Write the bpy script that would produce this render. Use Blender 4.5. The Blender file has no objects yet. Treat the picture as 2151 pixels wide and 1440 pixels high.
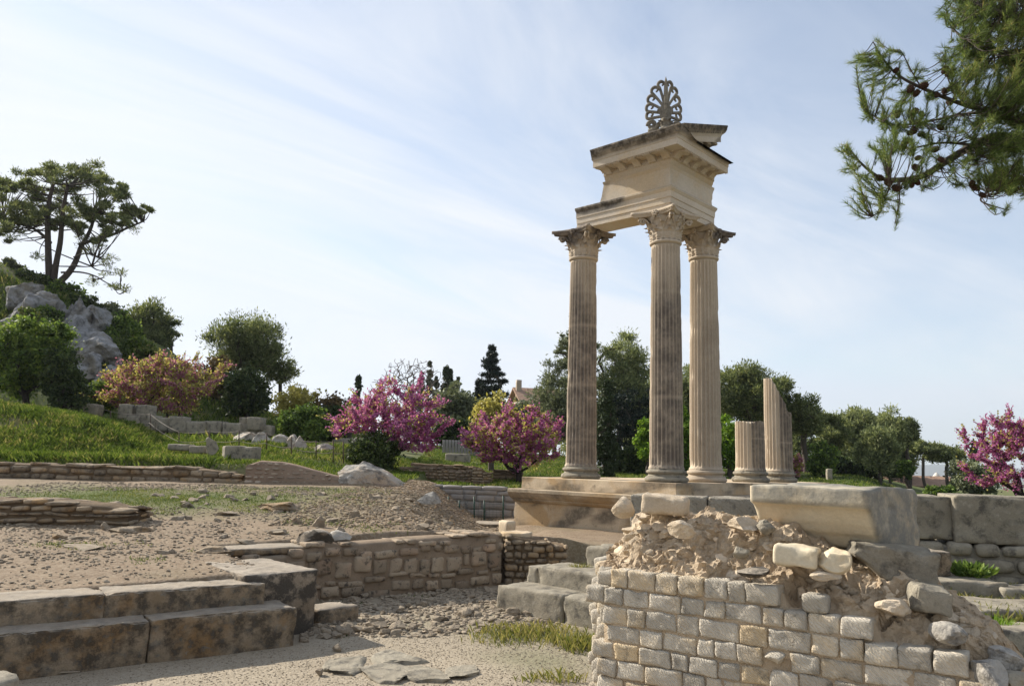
import bpy, bmesh, math
import numpy as np
from mathutils import Matrix, Vector

rng = np.random.default_rng(11)
SC = bpy.context.scene
COL = SC.collection

# ------------------------------------------------------------------ camera model (solved from the photograph)
F = 1650.0
CX, CY = 1075.5, 720.0
EYE = np.array([0, 0, 1.7])
PITCH = math.radians(8.65)
ROLL = math.radians(1.5)
VR = np.array([1, 0, 0.])
VF = np.array([0, math.cos(PITCH), math.sin(PITCH)])
VU = np.array([0, -math.sin(PITCH), math.cos(PITCH)])
cR, sR = math.cos(ROLL), math.sin(ROLL)


def ray(px, py):
    x = (px - CX) / F
    y = -(py - CY) / F
    return (x * cR - y * sR) * VR + (x * sR + y * cR) * VU + VF


def az(px, py, z):
    d = ray(px, py)
    return EYE + d * (z - EYE[2]) / d[2]


def ad(px, py, Y):
    d = ray(px, py)
    return EYE + d * Y / d[1]


# ------------------------------------------------------------------ noise
def _hash(ix, iy, iz, seed):
    h = (ix.astype(np.uint32) * np.uint32(374761393) + iy.astype(np.uint32) * np.uint32(668265263)
         + iz.astype(np.uint32) * np.uint32(2147483647) + np.uint32(seed * 1013904223 & 0xffffffff))
    h = (h ^ (h >> np.uint32(13))) * np.uint32(1274126177)
    h = h ^ (h >> np.uint32(16))
    return (h & np.uint32(0xffffff)).astype(np.float64) / 0xffffff


def vnoise(p, seed=0):
    p = np.asarray(p, float)
    i = np.floor(p).astype(np.int64)
    f = p - i
    f = f * f * (3 - 2 * f)
    r = 0
    for a in (0, 1):
        wx = f[:, 0] if a else 1 - f[:, 0]
        for b in (0, 1):
            wy = f[:, 1] if b else 1 - f[:, 1]
            for c in (0, 1):
                wz = f[:, 2] if c else 1 - f[:, 2]
                r = r + wx * wy * wz * _hash(i[:, 0] + a, i[:, 1] + b, i[:, 2] + c, seed)
    return r * 2 - 1


def fbm(p, octv=4, seed=0, gain=.5):
    p = np.asarray(p, float)
    a, s, r = 1, 0, 0
    for o in range(octv):
        r = r + a * vnoise(p * 2 ** o + 17.3 * o, seed + o)
        s += a
        a *= gain
    return r / s


def fbm3(p, octv=3, seed=0, gain=.5):
    return np.stack([fbm(p, octv, seed + 100 * k, gain) for k in range(3)], 1)


def sstep(a, b, x):
    t = np.clip((np.asarray(x, float) - a) / (b - a), 0, 1)
    return t * t * (3 - 2 * t)


# ------------------------------------------------------------------ mesh building
class MB:
    def __init__(self):
        self.v, self.f, self.n, self.m = [], [], 0, []

    def add(self, v, faces, mi=0):
        v = np.asarray(v, float).reshape(-1, 3)
        self.v.append(v)
        for fa in (faces if isinstance(faces, (list, tuple)) else [faces]):
            fa = np.asarray(fa, int)
            if len(fa):
                self.f.append(fa + self.n)
                self.m.append(np.full(len(fa), mi))
        self.n += len(v)
        return self

    def build(self, name, mats, parent=None, smooth=True, attr=None):
        me = bpy.data.meshes.new(name)
        V = np.concatenate(self.v)
        me.vertices.add(len(V))
        me.vertices.foreach_set('co', V.ravel())
        tot = sum(f.size for f in self.f)
        me.loops.add(tot)
        me.loops.foreach_set('vertex_index', np.concatenate([f.ravel() for f in self.f]).astype(np.int32))
        npoly = sum(len(f) for f in self.f)
        me.polygons.add(npoly)
        sizes = np.concatenate([np.full(len(f), f.shape[1]) for f in self.f])
        st = np.concatenate([[0], np.cumsum(sizes)[:-1]]).astype(np.int32)
        me.polygons.foreach_set('loop_start', st)
        me.polygons.foreach_set('material_index', np.concatenate(self.m).astype(np.int32))
        me.polygons.foreach_set('use_smooth', np.full(npoly, bool(smooth)))
        me.update(calc_edges=True)
        if attr is not None:
            for k, a in attr.items():
                at = me.attributes.new(k, 'FLOAT', 'POINT')
                at.data.foreach_set('value', np.asarray(a, np.float32))
        for m in (mats if isinstance(mats, (list, tuple)) else [mats]):
            me.materials.append(m)
        o = bpy.data.objects.new(name, me)
        COL.objects.link(o)
        if parent is not None:
            o.parent = parent
        return o


def tag(o, label, cat, group=None, kind=None):
    o['label'] = label
    o['category'] = cat
    if group:
        o['group'] = group
    o['kind'] = kind or 'thing'
    return o


def structure(o, label, cat):
    return tag(o, label, cat, kind='structure')


def thing(name, label, cat, loc=(0, 0, 0), rz=0, group=None):
    o = bpy.data.objects.new(name, None)
    COL.objects.link(o)
    o.location = [float(a) for a in loc]
    o.rotation_euler = (0, 0, rz)
    o.empty_display_size = .2
    return tag(o, label, cat, group)


_LAT = {}


def lattice(nx, ny, nz):
    """Surface lattice of a cube [-1,1]^3 as (verts, quads)."""
    k = (nx, ny, nz)
    if k in _LAT:
        return _LAT[k]
    V, Q, n = [], [], 0
    dims = [nx, ny, nz]
    for ax in range(3):
        b, c = [(1, 2), (2, 0), (0, 1)][ax]
        nb, nc = dims[b], dims[c]
        B, Cc = np.meshgrid(np.linspace(-1, 1, nb + 1), np.linspace(-1, 1, nc + 1), indexing='ij')
        for sgn in (-1, 1):
            P = np.zeros((B.size, 3))
            P[:, ax] = sgn
            P[:, b] = B.ravel()
            P[:, c] = Cc.ravel()
            idx = np.arange(B.size).reshape(nb + 1, nc + 1) + n
            q = np.stack([idx[:-1, :-1], idx[1:, :-1], idx[1:, 1:], idx[:-1, 1:]], -1).reshape(-1, 4)
            if sgn < 0:
                q = q[:, ::-1]
            V.append(P)
            Q.append(q)
            n += B.size
    V = np.concatenate(V)
    Q = np.concatenate(Q)
    u, inv = np.unique(np.round(V, 6), axis=0, return_inverse=True)
    _LAT[k] = (u, inv.reshape(-1)[Q])
    return _LAT[k]


def block_geo(dims, res=.05, r=.02, rough=.006, freq=8, chip=.02, seed=0, maxn=40, warp=0):
    """A cut stone block: rounded worn edges, chipped arrises, uneven faces. Centred at the origin."""
    d = np.array(dims, float)
    n = [int(np.clip(round(x / res), 3, maxn)) for x in d]
    V, Q = lattice(*n)
    h = d / 2
    p = V * h
    r = min(r, h.min() * .9)
    inner = np.clip(p, -(h - r), h - r)
    w = p - inner
    L = np.linalg.norm(w, axis=1, keepdims=True)
    dirn = w / np.maximum(L, 1e-9)
    p = inner + dirn * r
    off = seed * 7.31
    ed = np.sort(np.abs(V), axis=1)[:, 1]
    e = sstep(1 - 3.5 * r / h.mean(), 1, ed)
    ch = np.maximum(0, fbm(p * freq * .9 + off + 5, 3, seed) + .15) * chip * e
    p = p - dirn * ch[:, None]
    p = p + dirn * (fbm(p * freq + off, 4, seed + 3) * rough)[:, None]
    if warp:
        p = p + fbm3(p * (1.6 / d.max()) + off, 2, seed + 9) * warp
    return p, Q


def rock_geo(dims, n=6, seed=0, cuts=9, rough=.05, freq=2.2, flat=.0):
    """An angular broken stone from a sphere cut by random planes. dims = full size."""
    g = np.random.default_rng(seed + 999)
    V, Q = lattice(n, n, n)
    p = V / np.linalg.norm(V, axis=1, keepdims=True)
    for k in range(cuts):
        a = g.normal(size=3)
        a /= np.linalg.norm(a)
        dd = g.uniform(.38, .8)
        s = p @ a - dd + .04 * vnoise(p * 3 + seed, seed)
        p = p - np.outer(np.maximum(0, s), a)
    p = p * (1 + fbm(p * freq + seed * 3.7, 4, seed) * rough * 4)[:, None]
    mx = np.abs(p).max(0)
    p = p / mx * np.array(dims) / 2
    return p, Q


def rotz(p, a):
    c, s = math.cos(a), math.sin(a)
    return np.stack([p[:, 0] * c - p[:, 1] * s, p[:, 0] * s + p[:, 1] * c, p[:, 2]], 1)


def euler(p, a, b, c):
    M = np.array(Matrix.Rotation(c, 3, 'Z') @ Matrix.Rotation(b, 3, 'Y') @ Matrix.Rotation(a, 3, 'X'))
    return p @ M.T


def grid_faces(nu, nv, wrap=False):
    """Quads of an (nu x nv) vertex grid (row-major); wrap closes the first index."""
    idx = np.arange(nu * nv).reshape(nu, nv)
    if wrap:
        idx = np.concatenate([idx, idx[:1]], 0)
    return np.stack([idx[:-1, :-1], idx[1:, :-1], idx[1:, 1:], idx[:-1, 1:]], -1).reshape(-1, 4)


def tube(pts, rad, sides=6, cap=True):
    pts = np.asarray(pts, float)
    rad = np.broadcast_to(np.asarray(rad, float), (len(pts),))
    t = np.gradient(pts, axis=0)
    t /= np.maximum(np.linalg.norm(t, axis=1, keepdims=True), 1e-9)
    ref = np.array([0, 0, 1.]) if abs(t[0, 2]) < .9 else np.array([1., 0, 0])
    V = []
    for i in range(len(pts)):
        a = np.cross(t[i], ref)
        a /= max(np.linalg.norm(a), 1e-9)
        b = np.cross(t[i], a)
        ref = np.cross(a, t[i]) if True else ref
        an = np.linspace(0, 2 * math.pi, sides, endpoint=False)
        V.append(pts[i] + rad[i] * (np.outer(np.cos(an), a) + np.outer(np.sin(an), b)))
    V = np.concatenate(V)
    n = len(pts)
    idx = np.arange(n * sides).reshape(n, sides)
    nx = np.roll(idx, -1, 1)
    q = np.stack([idx[:-1], nx[:-1], nx[1:], idx[1:]], -1).reshape(-1, 4)
    fs = [q]
    if cap:
        fs += [np.array([idx[0][::-1]]), np.array([idx[-1]])]
    return V, fs


def smooth_path(pts, n):
    pts = np.asarray(pts, float)
    m = len(pts)
    t = np.linspace(0, m - 1, n)
    P = np.concatenate([[2 * pts[0] - pts[1]], pts, [2 * pts[-1] - pts[-2]]])
    i = np.minimum(t.astype(int), m - 2)
    u = (t - i)[:, None]
    p0, p1, p2, p3 = P[i], P[i + 1], P[i + 2], P[i + 3]
    return .5 * (2 * p1 + (p2 - p0) * u + (2 * p0 - 5 * p1 + 4 * p2 - p3) * u ** 2 + (3 * p1 - p0 - 3 * p2 + p3) * u ** 3)


# ------------------------------------------------------------------ materials
class NT:
    def __init__(self, name):
        self.mat = bpy.data.materials.new(name)
        self.mat.use_nodes = True
        self.t = self.mat.node_tree
        self.t.nodes.clear()
        self.out = self.n('ShaderNodeOutputMaterial')

    def n(self, typ, **kw):
        nd = self.t.nodes.new(typ)
        for k, v in kw.items():
            setattr(nd, k, v)
        return nd

    def l(self, a, b):
        self.t.links.new(a, b)

    def setin(self, nd, **kw):
        for k, v in kw.items():
            i = nd.inputs[k.replace('_', ' ')]
            if isinstance(v, bpy.types.NodeSocket):
                self.l(v, i)
            else:
                i.default_value = v
        return nd

    def noise(self, vec, scale, detail=5, rough=.55, dist=0):
        nd = self.n('ShaderNodeTexNoise')
        self.l(vec, nd.inputs['Vector'])
        self.setin(nd, Scale=scale, Detail=detail, Roughness=rough, Distortion=dist)
        return nd.outputs['Fac']

    def ramp(self, fac, stops, interp='LINEAR'):
        nd = self.n('ShaderNodeValToRGB')
        cr = nd.color_ramp
        cr.interpolation = interp
        while len(cr.elements) < len(stops):
            cr.elements.new(.5)
        for e, (p, c) in zip(cr.elements, stops):
            e.position = p
            e.color = (*c, 1) if not isinstance(c, (int, float)) else (c, c, c, 1)
        self.l(fac, nd.inputs[0])
        return nd.outputs[0]

    def mix(self, fac, a, b, blend='MIX'):
        nd = self.n('ShaderNodeMix', data_type='RGBA', blend_type=blend)
        for sk, v in ((nd.inputs[0], fac), (nd.inputs[6], a), (nd.inputs[7], b)):
            if isinstance(v, bpy.types.NodeSocket):
                self.l(v, sk)
            elif isinstance(v, (int, float)):
                sk.default_value = v
            else:
                sk.default_value = (*v, 1)
        return nd.outputs[2]

    def math(self, op, a, b=0., c=None, clamp=False):
        nd = self.n('ShaderNodeMath', operation=op, use_clamp=clamp)
        for i, v in enumerate((a, b) if c is None else (a, b, c)):
            if isinstance(v, bpy.types.NodeSocket):
                self.l(v, nd.inputs[i])
            else:
                nd.inputs[i].default_value = v
        return nd.outputs[0]

    def bump(self, h, strength, dist, normal=None):
        nd = self.n('ShaderNodeBump')
        self.l(h, nd.inputs['Height'])
        nd.inputs['Strength'].default_value = strength
        nd.inputs['Distance'].default_value = dist
        if normal is not None:
            self.l(normal, nd.inputs['Normal'])
        return nd.outputs[0]

    def finish(self, col, rough=.9, normal=None, spec=.2):
        b = self.n('ShaderNodeBsdfPrincipled')
        if isinstance(col, bpy.types.NodeSocket):
            self.l(col, b.inputs['Base Color'])
        else:
            b.inputs['Base Color'].default_value = (*col, 1)
        b.inputs['Roughness'].default_value = rough
        b.inputs['Specular IOR Level'].default_value = spec
        if normal is not None:
            self.l(normal, b.inputs['Normal'])
        self.l(b.outputs[0], self.out.inputs[0])
        return self.mat

    def coords(self, jitter=True):
        tc = self.n('ShaderNodeTexCoord')
        if not jitter:
            return tc.outputs['Object']
        oi = self.n('ShaderNodeObjectInfo')
        ge = self.n('ShaderNodeNewGeometry')
        s = self.math('ADD', oi.outputs['Random'], ge.outputs['Random Per Island'])
        va = self.n('ShaderNodeVectorMath', operation='MULTIPLY_ADD')
        cb = self.n('ShaderNodeCombineXYZ')
        for i in range(3):
            self.l(s, cb.inputs[i])
        self.l(cb.outputs[0], va.inputs[0])
        va.inputs[1].default_value = (37, 53, 71)
        self.l(tc.outputs['Object'], va.inputs[2])
        self.isl = ge.outputs['Random Per Island']
        self.rnd = s
        return va.outputs[0]


def stone_mat(name, c1, c2, dark=(.06, .055, .05), dark_lo=.56, dark_w=.12, sc=1.0, bump=.012, tone=.25, pale=None, chisel=0, stain=None, attr=None, pit=.5, crust=None, grain=9, top=None):
    """Weathered limestone: two base tones, dark lichen blotches, pits, per-stone tone."""
    m = NT(name)
    v = m.coords()
    n1 = m.noise(v, 1.7 * sc, 6, .6)
    col = m.mix(m.ramp(n1, [(.32, 0.), (.68, 1.)]), c1, c2)
    if stain:
        n4 = m.noise(v, .9 * sc, 5, .65, .6)
        col = m.mix(m.ramp(n4, [(.5, 0.), (.64, .85)]), col, stain)
    if pale:
        n5 = m.noise(v, 9 * sc, 4, .6)
        col = m.mix(m.ramp(n5, [(.55, 0.), (.66, .8)]), col, pale)
    n2 = m.noise(v, 4.5 * sc, 9, .72)
    df = m.ramp(n2, [(dark_lo, 0.), (dark_lo + dark_w, .85)])
    if attr:
        at = m.n('ShaderNodeAttribute', attribute_name=attr)
        sm = m.math('MULTIPLY', at.outputs['Fac'], m.ramp(m.noise(v, grain * sc, 7, .7), [(.34, .55), (.56, 1.)]))
        if crust:
            col = m.mix(sm, col, crust)
        else:
            df = m.math('MAXIMUM', df, sm, clamp=True)
    col = m.mix(df, col, dark)
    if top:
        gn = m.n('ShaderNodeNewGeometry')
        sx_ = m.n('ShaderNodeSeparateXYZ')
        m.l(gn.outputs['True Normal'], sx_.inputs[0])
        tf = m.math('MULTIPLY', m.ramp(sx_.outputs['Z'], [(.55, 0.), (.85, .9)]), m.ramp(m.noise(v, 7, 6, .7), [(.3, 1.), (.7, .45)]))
        col = m.mix(tf, col, top)  # up-facing faces mixed paler: weathered tops plus sky light painted into the colour
    n3 = m.noise(v, 38 * sc, 4, .7)
    tv = m.math('MULTIPLY_ADD', n3, .5, .75)
    ti = m.math('MULTIPLY_ADD', m.isl, tone * 2, 1 - tone)
    tt = m.math('MULTIPLY', tv, ti)
    cb = m.n('ShaderNodeCombineXYZ')
    for i in range(3):
        m.l(tt, cb.inputs[i])
    col = m.mix(1., col, cb.outputs[0], 'MULTIPLY')
    vo = m.n('ShaderNodeTexVoronoi')
    m.l(v, vo.inputs['Vector'])
    vo.inputs['Scale'].default_value = 30 * sc
    pitv = m.ramp(vo.outputs['Distance'], [(.0, 0.), (.3, 1.)])
    hgt = m.math('ADD', m.math('MULTIPLY', n2, 1.3), m.math('MULTIPLY', pitv, pit * .4))
    hgt = m.math('ADD', hgt, m.math('MULTIPLY', n3, .5))
    if chisel:
        wv = m.n('ShaderNodeTexWave', wave_type='BANDS', bands_direction='DIAGONAL')
        m.l(v, wv.inputs['Vector'])
        m.setin(wv, Scale=chisel, Distortion=7, Detail=3, Detail_Scale=1.2)
        hgt = m.math('ADD', hgt, m.math('MULTIPLY', wv.outputs['Fac'], .28 if chisel < 20 else .5))
    return m.finish(col, .92, m.bump(hgt, .9, bump))


def leaf_mat(name, stops, trans=.35, rough=.6, spec=.2, dead=None):
    m = NT(name)
    ge = m.n('ShaderNodeNewGeometry')
    tc = m.n('ShaderNodeTexCoord')
    cl = m.noise(tc.outputs['Object'], .9, 3, .5)
    fac = m.math('MULTIPLY_ADD', m.math('SUBTRACT', cl, .5), 1.2, ge.outputs['Random Per Island'], clamp=True)
    col = m.ramp(fac, stops)
    d = m.n('ShaderNodeBsdfPrincipled')
    m.l(col, d.inputs['Base Color'])
    d.inputs['Roughness'].default_value = rough
    d.inputs['Specular IOR Level'].default_value = spec
    t = m.n('ShaderNodeBsdfTranslucent')
    m.l(m.mix(.5, col, (1., .95, .35), 'MULTIPLY'), t.inputs['Color'])
    mx = m.n('ShaderNodeMixShader')
    mx.inputs[0].default_value = trans
    m.l(d.outputs[0], mx.inputs[1])
    m.l(t.outputs[0], mx.inputs[2])
    m.l(mx.outputs[0], m.out.inputs[0])
    return m.mat


def bark_mat(name, c1, c2):
    m = NT(name)
    v = m.coords()
    n = m.noise(v, 9, 6, .65)
    return m.finish(m.mix(n, c1, c2), .95, m.bump(n, .8, .03))


M = {}
M['column'] = stone_mat('column_stone', (.55, .46, .35), (.46, .38, .285), (.10, .088, .075), .66, .12, .8, .006, .0, attr='patina', pit=.25, crust=(.118, .098, .082), grain=5)
M['entab'] = stone_mat('entablature_stone', (.57, .50, .405), (.50, .425, .33), (.07, .06, .05), .66, .14, .7, .006, .0, attr='patina', pit=.2, stain=(.54, .42, .27))
M['grey_carved'] = stone_mat('grey_carved_stone', (.235, .21, .165), (.165, .148, .12), (.05, .046, .04), .5, .15, 1.4, .006, .0)
M['podium'] = stone_mat('podium_stone', (0.578, 0.473, 0.336), (0.462, 0.357, 0.242), (0.105, 0.089, 0.068), .56, .14, .9, .012, .05, stain=(0.441, 0.294, 0.147), attr='patina')
M['grey_block'] = stone_mat('grey_block_stone', (.32, .285, .22), (.235, .205, .155), (.065, .058, .05), .5, .14, 1.5, .014, .06, pale=(.41, .37, .295))
M['chisel_block'] = stone_mat('chiselled_block_stone', (0.363, 0.325, 0.259), (0.264, 0.231, 0.182), (0.083, 0.075, 0.066), .54, .14, 1.5, .025, .06, chisel=9)
M['retain'] = stone_mat('retaining_wall_stone', (.36, .285, .205), (.27, .21, .145), (.05, .045, .04), .53, .1, 2.2, .018, .3, stain=(.40, .28, .19))
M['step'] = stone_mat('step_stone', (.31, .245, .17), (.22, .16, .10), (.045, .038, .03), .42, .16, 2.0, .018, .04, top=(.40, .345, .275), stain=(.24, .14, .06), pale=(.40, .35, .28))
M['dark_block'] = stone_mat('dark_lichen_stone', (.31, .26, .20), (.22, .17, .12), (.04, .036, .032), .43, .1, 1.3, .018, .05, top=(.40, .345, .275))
M['brick'] = stone_mat('small_ashlar_stone', (0.504, 0.454, 0.370), (0.398, 0.358, 0.297), (0.146, 0.134, 0.112), .53, .16, 1.6, .008, .2, chisel=26, stain=(0.515, 0.392, 0.235), pit=.2)
M['mortar'] = stone_mat('sandy_mortar', (0.573, 0.458, 0.323), (0.451, 0.348, 0.238), (0.220, 0.165, 0.110), .6, .2, 2.5, .03, .1)
M['core_stone'] = stone_mat('core_stone', (0.600, 0.492, 0.360), (0.456, 0.372, 0.270), (0.156, 0.132, 0.108), .58, .16, 2.2, .016, .3, pale=(0.648, 0.564, 0.444))
M['cream'] = stone_mat('cream_moulded_stone', (0.636, 0.562, 0.424), (0.530, 0.445, 0.307), (0.201, 0.191, 0.164), .68, .18, 1.1, .006, .0, stain=(0.530, 0.392, 0.223), attr='patina', pit=.25)
M['rubble'] = stone_mat('rubble_stone', (0.340, 0.281, 0.207), (0.230, 0.184, 0.133), (0.120, 0.097, 0.074), .58, .16, 4, .01, .35)
M['walls'] = stone_mat('rubble_wall_stone', (.31, .245, .17), (.22, .17, .115), (.06, .05, .045), .5, .14, 2, .018, .3, stain=(.30, .19, .09))
M['wall_fill'] = stone_mat('wall_fill', (.21, .15, .09), (.15, .105, .065), (.08, .06, .04), .6, .15, 3, .03, .1)
M['ochre'] = stone_mat('ochre_wall_mortar', (.27, .20, .145), (.22, .155, .11), (.13, .10, .08), .62, .2, 1.5, .012, .1)
M['retain_fill'] = stone_mat('retaining_wall_mortar', (.30, .225, .155), (.23, .17, .115), (.09, .075, .06), .55, .18, 2.5, .02, .1)
M['ochre_stone'] = stone_mat('ochre_wall_stone', (.38, .32, .25), (.30, .24, .185), (.16, .13, .1), .62, .2, 2, .012, .3)
M['white_rock'] = stone_mat('white_limestone', (.47, .44, .39), (.35, .32, .275), (.09, .085, .08), .5, .14, .9, .035, .05, stain=(.40, .29, .19))
M['cliff'] = stone_mat('grey_cliff_stone', (.36, .355, .35), (.24, .24, .24), (.07, .07, .07), .5, .16, .6, .10, .05, stain=(.2, .175, .13))
M['pit_wall'] = stone_mat('grey_ashlar', (.27, .25, .23), (.22, .20, .18), (.1, .09, .085), .6, .2, 1.2, .012, .12)
M['orange'] = None
M['bark'] = bark_mat('pine_bark', (.10, .08, .065), (.05, .042, .036))
M['bark_grey'] = bark_mat('grey_bark', (.16, .13, .11), (.08, .065, .055))
M['bark_dark'] = bark_mat('dark_bark', (.05, .04, .035), (.025, .02, .018))
M['cone'] = bark_mat('cone_scales', (.10, .055, .035), (.03, .018, .014))
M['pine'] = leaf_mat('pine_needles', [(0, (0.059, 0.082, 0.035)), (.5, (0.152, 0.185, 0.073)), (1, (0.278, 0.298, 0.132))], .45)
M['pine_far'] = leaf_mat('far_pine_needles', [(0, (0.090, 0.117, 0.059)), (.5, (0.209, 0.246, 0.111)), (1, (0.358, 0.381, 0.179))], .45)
M['pine_near'] = leaf_mat('near_pine_needles', [(0, (0.061, 0.101, 0.032)), (.5, (0.142, 0.203, 0.061)), (.9, (0.257, 0.311, 0.095)), (1, (0.378, 0.324, 0.135))], .45)
M['cypress'] = leaf_mat('cypress_leaves', [(0, (0.021, 0.035, 0.015)), (1, (0.065, 0.088, 0.035))], .15)
M['cypress_pale'] = leaf_mat('pale_cypress_leaves', [(0, (.05, .06, .035)), (1, (.12, .13, .075))], .15)
M['spruce'] = leaf_mat('spruce_needles', [(0, (.008, .016, .013)), (1, (.03, .045, .03))], .1)
M['olive'] = leaf_mat('olive_leaves', [(0, (0.083, 0.100, 0.057)), (.6, (0.165, 0.189, 0.106)), (1, (0.260, 0.283, 0.165))], .3)
M['shrub'] = leaf_mat('green_leaves', [(0, (0.047, 0.083, 0.021)), (.5, (0.118, 0.189, 0.041)), (1, (0.260, 0.342, 0.071))], .45)
M['shrub_dark'] = leaf_mat('dark_leaves', [(0, (0.022, 0.038, 0.014)), (.6, (0.061, 0.089, 0.028)), (1, (0.122, 0.156, 0.047))], .3)
M['shrub_bright'] = leaf_mat('bright_leaves', [(0, (.07, .14, .015)), (.5, (.14, .25, .025)), (1, (.26, .38, .05))], .5)
M['yellow_leaf'] = leaf_mat('yellow_young_leaves', [(0, (.27, .25, .06)), (.5, (.43, .39, .11)), (1, (.56, .50, .20))], .5)
M['brown_leaf'] = leaf_mat('russet_leaves', [(0, (.07, .05, .025)), (.6, (.15, .10, .04)), (1, (.22, .16, .07))], .3)
M['blossom'] = leaf_mat('magenta_blossom', [(0, (.34, .08, .24)), (.5, (.50, .16, .38)), (1, (.62, .30, .53))], .4, .8, .05)
M['blossom_pale'] = leaf_mat('dusty_pink_blossom', [(0, (.32, .10, .18)), (.5, (.45, .18, .28)), (1, (.55, .28, .38))], .4, .8, .05)
M['grass'] = leaf_mat('grass_blades', [(0, (.05, .085, .014)), (.5, (.105, .16, .025)), (.85, (.19, .24, .05)), (1, (.3, .27, .1))], .45)
M['weed'] = leaf_mat('weed_leaves', [(0, (.06, .095, .022)), (.5, (.11, .155, .04)), (1, (.22, .22, .07))], .4)
M['dry_grass'] = leaf_mat('dry_grass_blades', [(0, (.10, .13, .03)), (.5, (.2, .2, .055)), (1, (.36, .31, .13))], .45)


def plain(name, c, rough=.7, metal=0):
    m = NT(name)
    v = m.coords()
    n = m.noise(v, 12, 4, .6)
    col = m.mix(n, tuple(a * .75 for a in c), tuple(a * 1.2 for a in c))
    return m.finish(col, rough)


M['iron'] = plain('rusty_iron', (.09, .06, .045))
M['green_post'] = plain('green_painted_post', (.02, .06, .045), .5)
M['wire'] = plain('dark_wire', (.05, .06, .055), .5)
M['rope'] = plain('grey_rope', (.25, .21, .17))
M['render'] = plain('rendered_house_wall', (.36, .29, .22))
M['roof'] = stone_mat('clay_roof_tiles', (.36, .24, .17), (.27, .17, .12), (.1, .08, .06), .6, .2, 2, .02, .1)
M['white_stone'] = plain('pale_monument_stone', (.6, .55, .48))
M['path'] = plain('pale_path_gravel', (.30, .265, .215))

# ================================================================== TERRAIN
D1 = np.array([.794, .607]); NB = np.array([-.607, .794]); B0 = np.array([-1.97, 7.77])


def sv(x, y):
    return (x - B0[0]) * D1[0] + (y - B0[1]) * D1[1], (x - B0[0]) * NB[0] + (y - B0[1]) * NB[1]


def base_h(x, y):
    """Broad ground height of the site without the fine unevenness."""
    x = np.asarray(x, float); y = np.asarray(y, float)
    s, v = sv(x, y)
    # left terrace above the steps and behind the retaining wall
    T = np.maximum(sstep(.42, .66, v) * sstep(.1, -.1, s), sstep(2.25, 2.5, v))
    zt = .50 + .05 * np.clip(y - 7.2, 0, 16)
    zt = zt + .06 * np.exp(-((x + 2.6) / 1.6) ** 2 - ((y - 15.2) / 2.2) ** 2)
    # the mound falls away to the east into the excavated pit
    xe = -2.25 + .085 * np.clip(16 - y, 0, 6)
    fall = sstep(0, 1.9, x - xe)
    zp = .64 - .44 * sstep(11.6, 16, y)
    zt = zt * (1 - fall) + zp * fall
    z = zt * T - .06 * (1 - T) * sstep(13, 11.5, y)
    # right side behind the foreground wall
    rt = sstep(2.6, 3.6, x + .25 * (y - 6)) * sstep(4.5, 6.5, y)
    z = z * (1 - rt) + rt * (.26 + .10 * sstep(6.6, 7.6, y))
    rb = sstep(9.6, 10.6, y) * sstep(3.6, 4.4, x)
    z = z * (1 - rb) + rb * (1.0 + .1 * sstep(12, 20, y))
    # behind the pit wall everything is at least one metre up
    bk = sstep(20.95, 21.3, y + .35 * np.clip(x - 1, 0, 30))
    zb = 1.04 + .07 * np.clip(y - 24.6, 0, 9) * sstep(3, -3, x)
    z = z * (1 - bk) + bk * np.maximum(zb, np.where(x < -2.5, z, 0))
    # grass bank on the left
    zbk = np.interp(x, [-40, -16.3, -12.5, -10.4, -8.6, -7.4], [3.7, 3.1, 2.6, 1.72, 1.25, 1.1])
    up = sstep(19.0, 24.2, y) * (1 - .75 * sstep(25.5, 30, y))
    lf = sstep(-2.7, -3.1, x)
    z = np.where(y > 18.6, np.maximum(z, (1.12 + (zbk - 1.12) * up) * lf), z)
    # grass behind the ochre wall
    z = np.where(y > 18.9, np.maximum(z, lf * 1.1 + .40 * sstep(-3.2, -6.2, x) * sstep(18.9, 19.4, y) + .62 * sstep(20.5, 28, y) * sstep(-2.2, -4.5, x)), z)
    # the hill
    zc = np.interp(x, [-80, -45, -30, -27, -23, -19, -15, -11, -5, 0, 6, 14, 60], [24, 17.5, 12.4, 11.2, 9.4, 6.6, 4.4, 3.2, 2.5, 2.1, 1.5, 1.25, 1.2])
    rp = sstep(26, 44, y) ** 1.0
    hz = 1.12 + (zc - 1.12) * rp
    z = np.where(y > 24, np.maximum(z, hz), z)
    z = np.where(x > 4, np.where(y > 24, 1.12 + .1 * sstep(24, 60, y), z), z)
    # the back of the hill drops to the level of the site
    z = np.where(y > 46, 1.2 + (z - 1.2) * (1 - sstep(47, 60, y)), z)
    # the lawn at the far right slopes down
    z = z - 1.5 * sstep(.43, .56, x / np.maximum(y, 1)) * sstep(20, 34, y)
    # far away the land drops to the plain
    fr = sstep(95, 420, y + .1 * np.abs(x))
    z = z * (1 - fr) - 30 * fr
    return z


def H(x, y):
    x = np.asarray(x, float); y = np.asarray(y, float)
    z = base_h(x, y)
    P = np.stack([np.ravel(x), np.ravel(y), np.zeros(np.size(x))], 1)
    s, v = sv(x, y)
    rough = .012 + .03 * sstep(2.9, 5, v) + .05 * sstep(19, 24, y)
    n = fbm(P * 1.3, 4, 5).reshape(np.shape(x))
    n2 = fbm(P * .12, 3, 8).reshape(np.shape(x))
    return z + n * rough + n2 * .9 * sstep(30, 60, y)


def Hs(x, y):
    return float(H(np.array([x]), np.array([y]))[0])


def axis(lo, hi, d, far, grow=1.12):
    a = list(np.arange(lo, hi + 1e-6, d))
    s = d
    while a[-1] < far:
        s *= grow
        a.append(a[-1] + s)
    s = d
    while a[0] > -far:
        s *= grow
        a.insert(0, a[0] - s)
    return np.array(a)


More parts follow.
